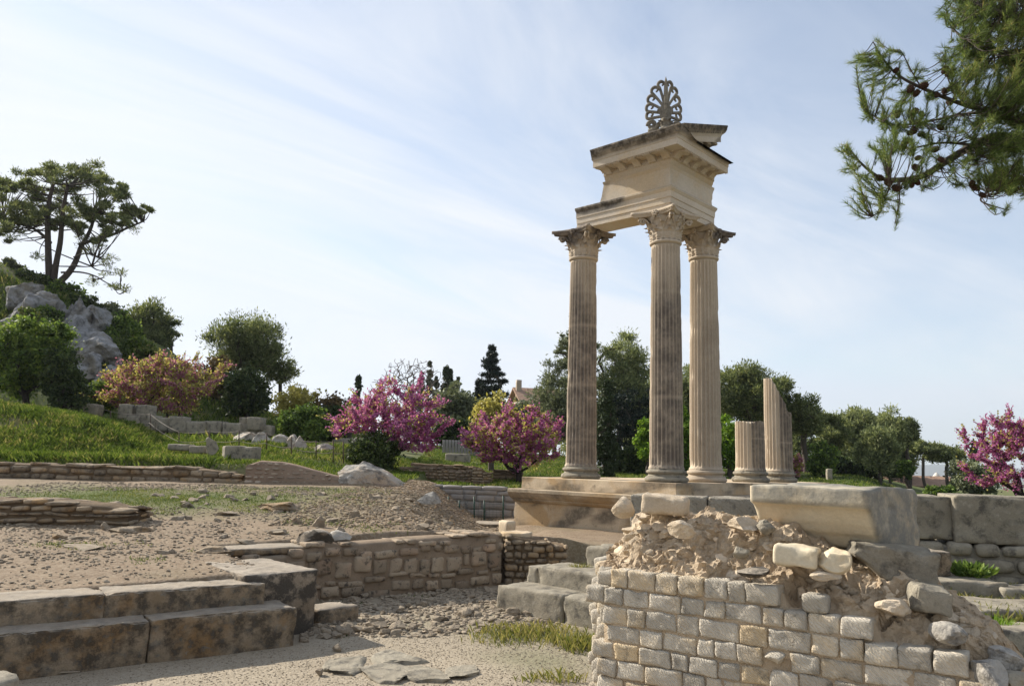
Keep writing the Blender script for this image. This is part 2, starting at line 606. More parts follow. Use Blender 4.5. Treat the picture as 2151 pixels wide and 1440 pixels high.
gx = axis(-13, 8, .075, 7000, 1.11)
gy = axis(2.5, 26, .075, 7000, 1.09)
GX, GY = np.meshgrid(gx, gy, indexing='ij')
GZ = H(GX, GY)
hill_n = fbm(np.stack([GX.ravel() * .35, GY.ravel() * .35, GZ.ravel() * .5], 1), 4, 40).reshape(GX.shape)
GZ = GZ + hill_n * .8 * sstep(28, 36, GY) * sstep(-9, -16, GX)
Pg = np.stack([GX.ravel(), GY.ravel(), np.zeros(GX.size)], 1)
gn = fbm(Pg * .9, 4, 21).reshape(GX.shape)
gn2 = fbm(Pg * .22, 3, 31).reshape(GX.shape)
sG, vG = sv(GX, GY)


def blob(cx, cy, rx, ry):
    return np.exp(-((GX - cx) / rx) ** 2 - ((GY - cy) / ry) ** 2)


gr = sstep(18.6, 19.6, GY) * np.maximum(sstep(-2.6, -3.2, GX), sstep(20.9, 21.2, GY))
gr = np.maximum(gr, 1.15 * blob(-6.4, 14.8, 3.6, 2.2) * sstep(10.9, 12.5, GY))
gr = np.maximum(gr, .75 * blob(-3.9, 17.2, 2.2, .9))
gr = np.maximum(gr, .5 * blob(-3.0, 12.6, 1.6, .7))
gr = np.maximum(gr, .8 * blob(.35, 8.6, .55, .35))
gr = np.maximum(gr, .45 * blob(.35, 7.2, .6, .6))
gr = np.maximum(gr, .75 * sstep(3.2, 4.2, GX) * sstep(5.5, 6.5, GY) * (GY < 19))
gr = gr - .35 * blob(-14.6, 22.6, 2.2, .9) - .9 * blob(-11, 27.3, 4, 1.0) - .8 * blob(-7.5, 25.4, 2, .6)
gr = np.clip(gr * 1.0 + gn * .55 - .12, 0, 1)
sandy = np.maximum(sstep(.5, .4, vG), sstep(2.3, 2.1, vG) * sstep(.0, .3, sG)) * (GY < 12)
E_ = MB().add(np.stack([GX.ravel(), GY.ravel(), GZ.ravel()], 1), grid_faces(len(gx), len(gy)))
m = NT('earth_and_grass')
v = m.coords(False)
at = m.n('ShaderNodeAttribute', attribute_name='grassy').outputs['Fac']
sa = m.n('ShaderNodeAttribute', attribute_name='sandy').outputs['Fac']
n1 = m.noise(v, .8, 6, .6)
n2 = m.noise(v, 26, 5, .7)
n5 = m.noise(v, 4.3, 5, .65)
vo = m.n('ShaderNodeTexVoronoi'); m.l(v, vo.inputs['Vector']); vo.inputs['Scale'].default_value = 34
vo2 = m.n('ShaderNodeTexVoronoi'); m.l(v, vo2.inputs['Vector']); vo2.inputs['Scale'].default_value = 150
dirt = m.mix(m.ramp(m.noise(v, 2.6, 7, .7), [(.38, 0.), (.62, 1.)]), (.225, .163, .105), (.155, .108, .068))
dirt = m.mix(m.ramp(n5, [(.5, 0.), (.7, .6)]), dirt, (.25, .195, .135))
peb = m.ramp(vo.outputs['Color'], [(.3, 0.), (.75, .75)])
dirt = m.mix(peb, dirt, (.28, .22, .155))
sand = m.mix(m.ramp(n1, [(.3, 0.), (.7, 1.)]), (.315, .26, .185), (.235, .19, .13))
sand = m.mix(m.ramp(n5, [(.45, 0.), (.72, .5)]), sand, (.30, .245, .175))
sp = m.ramp(vo2.outputs['Color'], [(.25, 0.), (.9, .8)])
sand = m.mix(sp, sand, (.42, .365, .285))
sand = m.mix(m.ramp(n2, [(.52, 0.), (.72, .75)]), sand, (.20, .16, .11))
soil = m.mix(sa, dirt, sand)
soil = m.mix(m.ramp(n2, [(.58, 0.), (.8, .6)]), soil, (.15, .115, .08))
grass = m.mix(m.ramp(n5, [(.3, 0.), (.7, 1.)]), (.06, .09, .02), (.11, .125, .038))
col = m.mix(at, soil, grass)
hb = m.math('ADD', m.math('MULTIPLY', vo.outputs['Distance'], -.9), m.math('MULTIPLY', n2, .8))
hb = m.math('ADD', hb, m.math('MULTIPLY', vo2.outputs['Distance'], -.35))
gmat = m.finish(col, .95, m.bump(hb, .7, .011))
ground = E_.build('ground', gmat, attr={'grassy': gr.ravel(), 'sandy': sandy.ravel()})
structure(ground, 'pale gravel and dusty earth rising in terraces to a grassy hill', 'ground')

# far blue hills on the horizon
mb = MB()
hx = np.linspace(-3000, 6500, 160)
prof = 60 + 75 * (fbm(np.stack([hx * .0011, hx * 0, hx * 0], 1), 4, 3) + .3)
prof = prof * sstep(-2500, 200, hx)
rows = []
for k, (dy, hh) in enumerate([(0, -.6), (200, .35), (420, .8), (700, 1.), (1200, .6), (1800, -.6)]):
    nz = fbm(np.stack([hx * .003, hx * 0 + k, hx * 0], 1), 3, 9) * 14
    rows.append(np.stack([hx, 5200 + dy + hx * 0, np.maximum(-45, prof * hh + nz)], 1))
V = np.concatenate(rows)
mb.add(V, grid_faces(len(rows), len(hx)))
hm = NT('far_hill_scrub')
hv = hm.coords(False)
hills = mb.build('hills', hm.finish(hm.mix(hm.noise(hv, .004, 5), (.06, .075, .05), (.12, .115, .08)), 1))
structure(hills, 'low blue hills far off on the horizon', 'hills')


# ================================================================== STONE WALLS AND BLOCKS
def solid(name, geo, mat, loc=(0, 0, 0), rz=0, label=None, cat=None, group=None, parent=None, smooth=True, rot=None, attr=None):
    p, q = geo
    o = MB().add(p, q).build(name, mat, parent, smooth, attr)
    o.location = [float(a) for a in loc]
    o.rotation_euler = rot if rot is not None else (0, 0, rz)
    if label:
        tag(o, label, cat, group)
    return o


def seg_angle(a, b):
    return math.atan2(b[1] - a[1], b[0] - a[0])


def rubble_wall(name, label, cat, P0, P1, zb, tops, thick, course, slen, mat, fill, seed=0, big=False, jag=.25, gap=.012, group=None, end_ragged=0., res=.06, rockish=True, proud=.02, fullback=True, rag=.1, hvar=.25, inset=None):
    """A wall of coursed stones from P0 to P1 (plan), base heights zb=(z0,z1), top heights tops=[(frac,z),...].
    Parts: masonry (each stone an island) and a filling."""
    g = np.random.default_rng(seed + 50)
    P0 = np.array(P0, float)[:2]; P1 = np.array(P1, float)[:2]
    L = np.linalg.norm(P1 - P0)
    d = (P1 - P0) / L
    root = thing(name, label, cat, (P0[0], P0[1], zb[0]), math.atan2(d[1], d[0]), group)
    tf = np.array([t[0] for t in tops]) * L
    tz = np.array([t[1] for t in tops]) - zb[0]
    ms, k = MB(), 0
    z = -.12 if zb[1] >= zb[0] else zb[1] - zb[0] - .12
    zmax = tz.max()
    while z < zmax:
        h = course * g.uniform(1 - hvar, 1 + hvar)
        x = -g.uniform(0, .5) * slen * (1 if end_ragged else 0)
        while x < L:
            l = slen * g.uniform(.55, 1.5)
            if L - x - l < slen * .4:
                l = L - x
            xc = x + l / 2
            top = np.interp(xc, tf, tz) + g.uniform(-1, 1) * jag * course
            bot = (zb[1] - zb[0]) * xc / L - .12
            zz = z + g.uniform(-rag, rag) * course
            if zz + h * .6 < top and zz + h > bot:
                hh = min(h, max(top - zz, h * .6)) - gap
                for side in ((0, 1) if (fullback and thick > .3) else (0,)):
                    tk = min(thick * (.5 if fullback else 1), .4)
                    dm = (l - gap, tk, hh)
                    if rockish:
                        p, q = block_geo(dm, max(res, l / 7), min(hh * .36, .07), .014 * (1 + big), 5 if not big else 3, .035, seed * 100 + k, 9)
                        p = euler(p, *(g.normal(size=3) * [.05, .05, .04]))
                    else:
                        p, q = block_geo(dm, max(res, l / 8), min(hh * .2, .022), .014, 7, .03, seed * 100 + k, 12, .01)
                    yy = tk / 2 - proud * g.uniform() if side == 0 else thick - tk / 2 + proud * g.uniform()
                    ms.add(p + [xc, yy, zz + hh / 2], q)
                    k += 1
            x += l
        z += h
    masonry = ms.build('masonry', mat, root)
    fb = MB()
    nx = max(6, int(L / .15))
    xs = np.linspace(.03, L - .03, nx)
    tp = np.interp(xs, tf, tz) - course * .35
    bt = np.linspace(0, zb[1] - zb[0], nx) - .25
    ins = inset or max(.03, course * .22)
    pr_ = [(ins, bt), (ins, (tp + bt) / 2), (ins, tp - .02), (thick * .35, tp + .015), (thick * .65, tp + .015), (thick - ins, tp - .02), (thick - ins, bt)]
    V = np.stack([np.stack([xs, np.full(nx, yy), zz], 1) for yy, zz in pr_])
    V = V.reshape(-1, 3)
    V = V + fbm3(V * 5, 3, seed) * .02
    np_ = len(pr_)
    capA = np.array([[i * nx for i in range(np_)]]); capB = np.array([[i * nx + nx - 1 for i in range(np_)][::-1]])
    fb.add(V, [grid_faces(np_, nx), capA, capB])
    fb.build('wall_fill', fill, root)
    return root


# ---- the two long steps and the big block at the left
ang1 = math.atan2(D1[1], D1[0])


def step_run(name, label_fn, xs, v0, depth, ztop, zbot, mat, seed, group):
    out = []
    for i, (a, b) in enumerate(zip(xs[:-1], xs[1:])):
        L = b - a - .002
        c = B0 + D1 * (a + b) / 2 + NB * (v0 + depth / 2)
        geo = block_geo((L, depth, ztop - zbot), .022, .016, .012, 7, .05, seed + i, 70, .010)
        o = solid(name, geo, mat, (c[0], c[1], (ztop + zbot) / 2), ang1, label_fn[i], 'stone step', group)
        out.append(o)
    return out


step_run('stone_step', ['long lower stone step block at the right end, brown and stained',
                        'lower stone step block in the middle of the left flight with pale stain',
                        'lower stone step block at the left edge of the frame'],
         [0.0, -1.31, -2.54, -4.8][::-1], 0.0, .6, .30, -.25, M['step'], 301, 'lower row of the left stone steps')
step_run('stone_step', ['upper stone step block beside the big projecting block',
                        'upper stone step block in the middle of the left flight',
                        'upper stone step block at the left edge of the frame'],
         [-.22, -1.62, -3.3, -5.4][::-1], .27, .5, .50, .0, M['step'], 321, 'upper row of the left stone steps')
# labels run left to right in space, so fix the order
for base, k in (('lower', 0), ('upper', 0)):
    obs = sorted([o for o in COL.objects if o.get('group') == base + ' row of the left stone steps'], key=lambda o: -o.location.x)
    labs = {'lower': ['long lower stone step block ending at the gravel, brown and stained', 'middle block of the lower left stone step with a pale streak', 'lower left stone step block cut off by the photo edge'],
            'upper': ['upper left stone step block ending against the big projecting block', 'middle block of the upper left stone step', 'upper left stone step block cut off by the photo edge']}[base]
    for o, l in zip(obs, labs):
        o['label'] = l
bc = [az(456, 1182, .66), az(538, 1164, .66), az(676, 1190, .66), az(534, 1214, .66)]
e1 = bc[2][:2] - bc[3][:2]
fr = B0 + D1 * .56 + NB * .80
DB = np.array([.72, .694]); NBB = np.array([-.694, .72])
geo = block_geo((.80, 1.15, .82), .024, .02, .014, 6, .05, 340, 56, .014)
c = np.array([-1.94, 8.40]) - DB * .40 + NBB * .57
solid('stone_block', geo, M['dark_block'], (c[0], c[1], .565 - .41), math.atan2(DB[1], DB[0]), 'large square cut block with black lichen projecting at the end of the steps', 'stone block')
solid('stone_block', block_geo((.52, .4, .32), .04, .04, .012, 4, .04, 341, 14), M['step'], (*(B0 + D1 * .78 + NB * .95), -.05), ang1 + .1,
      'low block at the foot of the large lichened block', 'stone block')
lp = az(5, 1432, .2)
mbd = MB()
an = np.linspace(0, 2 * math.pi, 40, endpoint=False)
ringv = []
for (r_, z_) in [(.18, -.3), (.185, .0), (.18, .2), (.165, .225), (.08, .23), (.001, .23)]:
    ringv.append(np.stack([np.cos(an) * r_, np.sin(an) * r_, np.full(40, z_)], 1))
Vd = np.concatenate(ringv)
Vd += fbm3(Vd * 14, 3, 5) * .012
mbd.add(Vd, grid_faces(40, 6)[:0])
idx = np.arange(240).reshape(6, 40)
nxr = np.roll(idx, -1, 1)
mbd.f = [np.stack([idx[:-1], nxr[:-1], nxr[1:], idx[1:]], -1).reshape(-1, 4)]; mbd.m = [np.zeros(len(mbd.f[0]))]
o = mbd.build('column_drum', M['grey_block']); lq = az(0, 1425, .22); o.location = (lq[0] - .08, lq[1], .0)
tag(o, 'short round stone drum at the lower left corner of the frame', 'column drum')

# ---- retaining wall in shade behind the recess
RW0 = B0 + D1 * .40 + NB * 2.0
RW1 = az(1056, 1228, -.05)[:2]
rubble_wall('retaining_wall', 'shaded retaining wall of mixed brown and black blocks behind the rubble', 'retaining wall', RW0 - D1 * .5, RW1, (-.05, -.05),
            [(0, .58), (.22, .60), (.3, .74), (.36, .68), (.5, .68), (1, .74)], .55, .18, .25, M['retain'], M['retain_fill'], 61, jag=.12, gap=.035, rockish=False, proud=.012, res=.035, rag=.35, hvar=.6, inset=.03)
# slab cap along its left part
a0 = RW0 - D1 * .35
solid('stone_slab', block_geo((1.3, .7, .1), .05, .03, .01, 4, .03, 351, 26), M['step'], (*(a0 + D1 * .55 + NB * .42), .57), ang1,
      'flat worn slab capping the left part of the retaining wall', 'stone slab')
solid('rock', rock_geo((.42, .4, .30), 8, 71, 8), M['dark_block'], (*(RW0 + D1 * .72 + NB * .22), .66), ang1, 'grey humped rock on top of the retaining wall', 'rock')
solid('rock', rock_geo((.36, .32, .2), 8, 72, 8), M['white_rock'], (*(RW0 + D1 * 1.1 + NB * .26), .68), ang1, 'whitish rock on top of the retaining wall', 'rock')
# rubble return wall between the retaining wall and the right steps
q0 = az(1052, 1210, 0.02)[:2]; q1 = az(1150, 1196, .05)[:2]
rubble_wall('rubble_wall', 'low rough rubble wall closing the recess beside the right steps', 'rubble wall', RW1 + [0.02, .02], RW1 + np.array([.95, .10]), (0, 0), [(0, .66), (.5, .60), (1, .52)], .5, .085, .13, M['walls'], M['wall_fill'], 63, jag=.6, proud=.06, res=.03)

# ---- right-hand steps (three courses parallel to the temple flank)
RS = np.array([.72, -.694]); RN = np.array([.694, .72])
r0 = az(1042, 1268, 0)[:2]


def rstep(a, b, v0, depth, zt_, zb_, seed, label, mat='grey_block'):
    c = r0 + RS * (a + b) / 2 + RN * (v0 + depth / 2)
    return solid('stone_step', block_geo((b - a - .008, depth, zt_ - zb_), .024, .02, .014, 7, .05, seed, 56, .012), M[mat], (c[0], c[1], (zt_ + zb_) / 2), math.atan2(RS[1], RS[0]), label, 'stone step', 'right stone steps')


rstep(0, 1.05, 0, .62, .24, -.15, 401, 'lowest right step block, left half, pale and worn')
rstep(1.05, 2.3, 0, .62, .24, -.15, 402, 'lowest right step block running behind the ashlar wall')
rstep(.27, 1.35, .42, .6, .45, .1, 403, 'middle right step block, long and grey')
rstep(.06, .25, .47, .4, .43, .1, 404, 'small upright block at the left end of the middle right step')
rstep(1.36, 2.5, .42, .6, .45, .1, 405, 'middle right step block running behind the ashlar wall')
rstep(.62, 1.75, .95, .7, .70, .2, 406, 'top right step block with a tuft of weed on it')
rstep(1.76, 3.0, .95, .7, .69, .2, 407, 'top right step block hidden mostly by the ashlar wall')

# ---- two chiselled grey blocks before the podium
u0 = ad(1327, 1040, 10.5); u1 = ad(1490, 1040, 10.2); u2 = ad(1612, 1040, 10.0)
for (pa, pb, lab, sd) in ((u0, u1, 'chisel marked grey block before the podium, long one on the left', 411), (u1, u2, 'grey block before the podium with a dark right end', 412)):
    L = np.linalg.norm(pb[:2] - pa[:2]) - .012
    c = (pa + pb) / 2
    solid('stone_block', block_geo((L, .55, .62), .024, .018, .016, 7, .05, sd, 50, .006), M['chisel_block'], (c[0] + .05, c[1] + .25, 1.33 - .31), seg_angle(pa, pb), lab, 'stone block')

# ---- low walls on the left terrace
W0 = az(-260, 1092, .69)[:2]; W1 = az(268, 1112, .66)[:2]
rubble_wall('dry_stone_wall', 'low dry stone wall of flat slabs standing on the left terrace', 'dry stone wall', W0, W1, (.66, .66), [(0, 1.03), (.6, 1.04), (.9, 1.0), (1, .88)], .7, .085, .36, M['walls'], M['wall_fill'], 71, jag=.3, proud=.05, res=.05, gap=.014)
W0 = az(-330, 1003, 1.08)[:2]; W1 = ad(505, 1000, 18.6)[:2]
rubble_wall('dry_stone_wall', 'long dry stone wall holding the grass bank at the back of the terrace', 'dry stone wall', [W0[0], 18.3], W1, (1.0, 1.06), [(0, 1.42), (.8, 1.42), (.93, 1.36), (1, 1.27)], .6, .13, .38, M['walls'], M['wall_fill'], 72, jag=.35, proud=.06, res=.06)
W0 = ad(512, 1003, 18.55); W1 = ad(826, 1020, 18.7)
rubble_wall('ochre_wall', 'mortared ochre wall sloping down beside the white boulder', 'wall', W0, W1, (1.0, .95), [(0, 1.5), (.1, 1.62), (.25, 1.60), (.6, 1.32), (1, 1.10)], .5, .10, .16, M['ochre_stone'], M['ochre'], 73, jag=.1, gap=.05, proud=-.03, res=.05, fullback=False)

# ---- excavated pit wall behind the mound, with a wire fence before it
W0 = ad(812, 1020, 20.6); W1 = ad(1092, 1022, 20.2)
rubble_wall('pit_wall', 'smooth grey wall lining the excavated pit left of the podium', 'wall', W0, W1, (.1, .1), [(0, 1.10), (.62, 1.09), (.64, 1.09), (.86, 1.09), (.88, .98), (1, .98)], .5, .17, .42, M['pit_wall'], M['pit_wall'], 74, jag=.02, gap=.006, rockish=False, proud=.006, res=.08)
fence = thing('wire_fence', 'green wire mesh fence standing before the grey pit wall', 'fence', (*ad(940, 1085, 19.6)[:2], .2))
fo = np.array(fence.location)
fx = []
for px, py0, py1 in [(942, 1042, 1092), (965, 1050, 1085), (996, 1042, 1092), (1017, 1050, 1092), (1057, 1040, 1095)]:
    a = ad(px, py1, 19.6); b = ad(px, py0, 19.6)
    V, fs = tube([a - fo, b - fo], .018, 6)
    MB().add(V, fs).build('post', M['green_post'], fence)
    fx.append(a[0] - fo[0])
wm = MB()
for z in np.linspace(.05, .55, 9):
    V, fs = tube([[fx[0], 0.02, z], [fx[-1], 0.02, z]], .004, 3); wm.add(V, fs)
for x in np.arange(fx[0], fx[-1], .09):
    V, fs = tube([[x, 0.02, 0], [x, 0.02, .56]], .003, 3); wm.add(V, fs)
wm.build('wire_mesh', M['wire'], fence)
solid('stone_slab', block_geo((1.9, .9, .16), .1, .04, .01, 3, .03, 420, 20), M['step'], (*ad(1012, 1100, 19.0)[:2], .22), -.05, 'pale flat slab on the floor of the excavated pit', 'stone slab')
solid('stone_block', block_geo((.22, .3, .4), .05, .04, .012, 4, .03, 421, 10), M['podium'], (*ad(1066, 1108, 15.2)[:2], .42), .6, 'small upright block leaning at the foot of the podium', 'stone block')
rd = az(1085, 1130, .58)
mbr = MB()
Vd, Qd = lattice(12, 12, 3)
pp = Vd.copy(); rr = np.linalg.norm(pp[:, :2], axis=1, keepdims=True); mx_ = np.abs(pp[:, :2]).max(1, keepdims=True)
pp[:, :2] = pp[:, :2] / np.maximum(rr, 1e-6) * mx_
pp = pp * [.24, .24, .035]; pp += fbm3(pp * 12, 3, 3) * .012
solid('millstone', (pp, Qd), M['podium'], (rd[0], rd[1] + .1, .63), 0, 'round flat stone disc lying on the rubble wall before the podium', 'millstone')

# ---- walls behind the pit
W0 = ad(836, 1015, 24); W1 = ad(992, 1015, 24)
rubble_wall('rubble_wall', 'brown rubble wall in the grass behind the pit, below the magenta tree', 'rubble wall', W0, W1, (.9, .9), [(0, 1.50), (.5, 1.52), (.7, 1.42), (1, 1.44)], .6, .09, .16, M['walls'], M['wall_fill'], 75, jag=.2, res=.06)
W0 = ad(860, 983, 27.5); W1 = ad(1000, 984, 27.5)
rubble_wall('rubble_wall', 'thin line of wall footing in the grass behind the brown rubble wall', 'rubble wall', W0, W1, (1.1, 1.1), [(0, 1.62), (1, 1.55)], .4, .09, .3, M['walls'], M['wall_fill'], 76, jag=.5, res=.08)
for k, (pxa, pxb, y_, Y_, h_, lab) in enumerate([(990, 1034, 1015, 23.4, .58, 'rounded stub of rubble wall under the yellow and magenta tree')]):
    W0 = ad(pxa, y_, Y_); W1 = ad(pxb, y_, Y_)
    rubble_wall('rubble_wall', lab, 'rubble wall', W0, W1, (1.0, 1.0), [(0, 1.58), (.35, 1.55), (.6, 1.44), (1, 1.30)], .7, .085, .24, M['walls'], M['wall_fill'], 77 + k, jag=.3, res=.05)
W0 = ad(1034, 1000, 24.6); W1 = ad(1100, 1000, 24.6)
rubble_wall('rubble_wall', 'flat topped low wall half hidden in grass left of the podium', 'rubble wall', W0, W1, (1.05, 1.05), [(0, 1.5), (1, 1.47)], .5, .1, .5, M['walls'], M['wall_fill'], 80, jag=.2, res=.08)
o_ = ad(962, 955, 34)
solid('stone_trough', block_geo((1.0, .6, .42), .08, .03, .01, 4, .03, 425, 16), M['grey_block'], (o_[0], o_[1], Hs(o_[0], o_[1]) + .18), -.2, 'grey stone trough on the grass between the two flowering trees', 'stone trough')
o_ = ad(975, 943, 38)
pf = thing('board_fence', 'grey upright board fence behind the stone trough', 'fence', (o_[0], o_[1], Hs(o_[0], o_[1])), -.1)
for k in range(14):
    solid('board', block_geo((.13, .04, .75), .2, .01, .003, 4, .0, k, 4), M['pit_wall'], (-1.0 + k * .15, 0, .33), 0, parent=pf)
for k, (px, py, Y, dm, lab) in enumerate([(712, 915, 32, (.5, .4, .4), 'grey cut block left of the magenta tree'), (735, 917, 31, (.9, .5, .36), 'pair of cut blocks beside the magenta tree, the longer one'),
                                        (680, 908, 33, (1.1, .5, .35), 'flat grey block in the shade under the russet shrub')]):
    q = ad(px, py, Y); solid('stone_block', block_geo(dm, .1, .04, .01, 3, .03, 430 + k, 12), M['grey_block'], (q[0], q[1], Hs(q[0], q[1]) + dm[2] * .4), k, lab, 'stone block')
# path strips lying on the ground


def path_strip(pts, w, name, lab):
    P = smooth_path(np.array([[*p, 0] for p in pts]), 40)[:, :2]
    t = np.gradient(P, axis=0); t /= np.linalg.norm(t, axis=1, keepdims=True)
    nn = np.stack([-t[:, 1], t[:, 0]], 1)
    rows = []
    for s_ in np.linspace(-1, 1, 9):
        xy = P + nn * s_ * w / 2
        rows.append(np.stack([xy[:, 0], xy[:, 1], H(xy[:, 0], xy[:, 1]) + .05 - .03 * s_ * s_], 1))
    o = MB().add(np.concatenate(rows), grid_faces(9, 40)).build(name, M['path'])
    return structure(o, lab, 'path')


path_strip([(6.0, 27.5), (5.6, 31), (6.4, 35), (8.6, 39), (13, 43)], 1.5, 'path', 'pale gravel path curving behind the left column')
path_strip([(-2.0, 31.2), (-1.3, 30.8), (-.5, 30.5), (.6, 30.3)], .3, 'path', 'narrow pale path across the grass between the flowering trees')

# ---- blocks and rocks on the left bank
def put(name, px0, py0, px1, py1, Y, depth, mat, label, cat, kind='rock', seed=1, rz=0, sink=0., group=None, res=.05, cuts=8, n=8, rough=.05):
    c = ad((px0 + px1) / 2, (py0 + py1) / 2, Y)
    w = (px1 - px0) / F * Y; h = (py1 - py0) / F * Y
    ww = w
    if kind == 'rock':
        geo = rock_geo((ww, depth, h), n, seed, cuts, rough)
    else:
        geo = block_geo((ww, depth, h), res, .03, .012, 4, .04, seed, 30, .008)
    return solid(name, geo, M[mat], (c[0], c[1] + depth * .25, c[2] - sink), rz, label, cat, group, smooth=(kind != 'rock'))


bq = ad(772, 998, 18.9)
bo_ = solid('boulder', rock_geo((1.75, 1.1, .78), 26, 12, 16, .05, 3.0), M['white_rock'], (bq[0], bq[1] + .25, bq[2] - .12), 0, 'large white sloping boulder between the ochre wall and the dark bush', 'boulder', smooth=False)
bo_.rotation_euler = (.1, math.radians(27), .12)
put('rock', 876, 1032, 928, 1062, 15.0, .45, 'white_rock', 'pale pointed rock perched on the edge of the mound', 'rock', seed=15, n=10, rough=.03)
put('standing_stone', 428, 918, 456, 962, 21.5, .4, 'grey_block', 'rough upright standing stone on the grass bank', 'standing stone', 'rock', 22, n=10, cuts=12, rough=.03)
put('stone_block', 466, 936, 512, 978, 20.8, .5, 'grey_block', 'squat grey cut block beside the upright stone, left of a pair', 'stone block', 'block', 23, .5)
put('stone_block', 496, 938, 538, 976, 20.9, .5, 'grey_block', 'grey cut block adjoining the squat block, at the top of the ochre wall', 'stone block', 'block', 24, -.15)
put('stone_block', 355, 932, 402, 946, 22.5, .4, 'grey_block', 'long low kerb block half sunk in the grass, left one', 'stone block', 'block', 25, -.1)
put('stone_block', 400, 936, 436, 952, 22.0, .4, 'grey_block', 'long low kerb block half sunk in the grass, touching the upright stone', 'stone block', 'block', 26, -.05)
put('rock', 432, 968, 458, 976, 20.0, .3, 'white_rock', 'flat pale stone in the grass above the dry wall', 'rock', seed=27)
blk = [(262, 872, 296, 898), (296, 872, 330, 896), (326, 876, 358, 898), (356, 874, 392, 900), (390, 884, 432, 904), (430, 884, 470, 904), (470, 888, 510, 908), (508, 890, 545, 908), (545, 892, 572, 908),
       (250, 848, 276, 872), (288, 850, 318, 874), (505, 876, 522, 892), (520, 876, 552, 896), (178, 848, 206, 866)]
labs = ['tilted grey block at the left end of the row of blocks below the pale redbud', 'second block from the left in the row below the pale redbud', 'third block from the left in the row below the pale redbud', 'tall block in the row below the pale redbud, fourth from the left',
        'fifth block from the left in the long row on the bank', 'sixth block from the left in the long row on the bank', 'seventh block from the left in the long row on the bank', 'eighth block from the left in the long row on the bank', 'last small block at the right end of the long row on the bank',
        'upright block in shade beneath the pale redbud, left one', 'upright block in shade beneath the pale redbud, right one', 'small stone standing on the right part of the block row', 'square block standing on the right part of the block row', 'small block at the foot of the green bush']
for k, (b, l) in enumerate(zip(blk, labs)):
    put('stone_block', b[0], b[1], b[2], b[3] + 8, 29.5 + .1 * (k % 3), .6, 'grey_block', l, 'stone block', 'block', 500 + k, (k % 5 - 2) * .07, group='row of ancient blocks on the bank', res=.1)
for k, (b, l) in enumerate(zip([(476, 912, 530, 948), (524, 916, 572, 950), (566, 920, 606, 956), (600, 920, 630, 950), (606, 924, 652, 962), (650, 940, 700, 962)],
                               ['pale rock ledge on the bank, first from the left under the fence', 'rock ledge on the bank, second from the left', 'brownish rock ledge in the middle of the bank', 'narrow upright rock on the bank', 'white slanting rock on the bank with a shadowed side', 'low rock at the right end of the ledge'])):
    put('rock_ledge', b[0], b[1] - 4, b[2], b[3] + 14, 26.5 - k * .25, 1.0, 'white_rock', l, 'rock', sink=-.08, seed=540 + k, n=12, cuts=9, rough=.05, group='rock ledge on the bank')

# ---- cliff outcrops on the hill
clf = [(-20, 585, 40, 640, 38, 'grey cliff outcrop at the left edge of the hill, upper'), (10, 610, 78, 665, 37, 'grey cliff outcrop below the big pine'), (-30, 640, 60, 700, 36, 'grey cliff outcrop at the left edge behind the green bush'),
       (95, 632, 150, 700, 38, 'slanting grey rock face on the hill, upper middle'), (140, 640, 182, 690, 39, 'slanting grey rock face on the hill, upper right'), (95, 670, 145, 740, 36, 'grey rock face just above the green bush'),
       (140, 695, 205, 770, 35.5, 'largest cracked grey rock face in the middle of the hill'), (120, 740, 180, 800, 34.5, 'grey rock face behind the right edge of the green bush'), (190, 730, 215, 760, 37, 'small grey rock beside the pine on the hill'), (150, 770, 200, 830, 34, 'lowest grey rock face of the hill')]
for k, (a, b, c_, d_, Y, l) in enumerate(clf):
    mx_, my_ = (a + c_) / 2, (b + d_) / 2
    wx_, wy_ = (c_ - a) * .82, (d_ - b) * .82
    o = put('rock_outcrop', mx_ - wx_, my_ - wy_, mx_ + wx_, my_ + wy_, Y, 2.8, 'cliff', l, 'rock outcrop', seed=560 + k, n=26, cuts=24, rough=.13, group='rock outcrops on the hill')
    o.location.y += .8
    o.rotation_euler = (.1, .35, .1 * k)

# ---- rope fence on the bank
rf = thing('rope_fence', 'thin iron post and rope fence crossing the left bank', 'fence', (*ad(480, 950, 24)[:2], 1.5))
ro = np.array(rf.location)
pts = []
for px, py0, py1, Y in [(165, 832, 866, 29), (232, 862, 884, 28), (316, 868, 905, 26.5), (376, 905, 935, 24.8), (440, 903, 934, 24.6), (502, 903, 940, 24.2), (560, 908, 940, 23.8), (612, 916, 950, 23.5), (664, 925, 960, 23), (700, 925, 960, 23), (721, 926, 960, 23)]:
    a = ad(px, py0, Y); b = ad(px, py1 + 12, Y)
    V, fs = tube([b - ro, a - ro], .018, 5)
    MB().add(V, fs).build('post', M['iron'], rf)
    pts.append(a - ro)
for dz in (.03, .32):
    P = []
    for a, b in zip(pts[:-1], pts[1:]):
        for t in np.linspace(0, 1, 6)[:-1]:
            q = a * (1 - t) + b * t; q = q - [0, 0, dz + .12 * (t - t * t) * 4 * .4]; P.append(q)
    V, fs = tube(P, .008, 4)
    MB().add(V, fs).build('rope', M['rope'], rf)

# ================================================================== FOREGROUND WALL OF SMALL ASHLAR
FO = np.array([.72, 5.0]); FU = np.array([.820, -.572]); FN = np.array([.572, .820])   # FN points into the wall
fa = math.atan2(FU[1], FU[0])
fw = thing('ashlar_wall', 'ruined wall of small squared stones with a crumbling rubble core, right foreground', 'ruined wall', (FO[0], FO[1], 0), fa)


def fwp(s, t, z):
    q = FO + FU * s + FN * t
    return np.array([q[0], q[1], z])


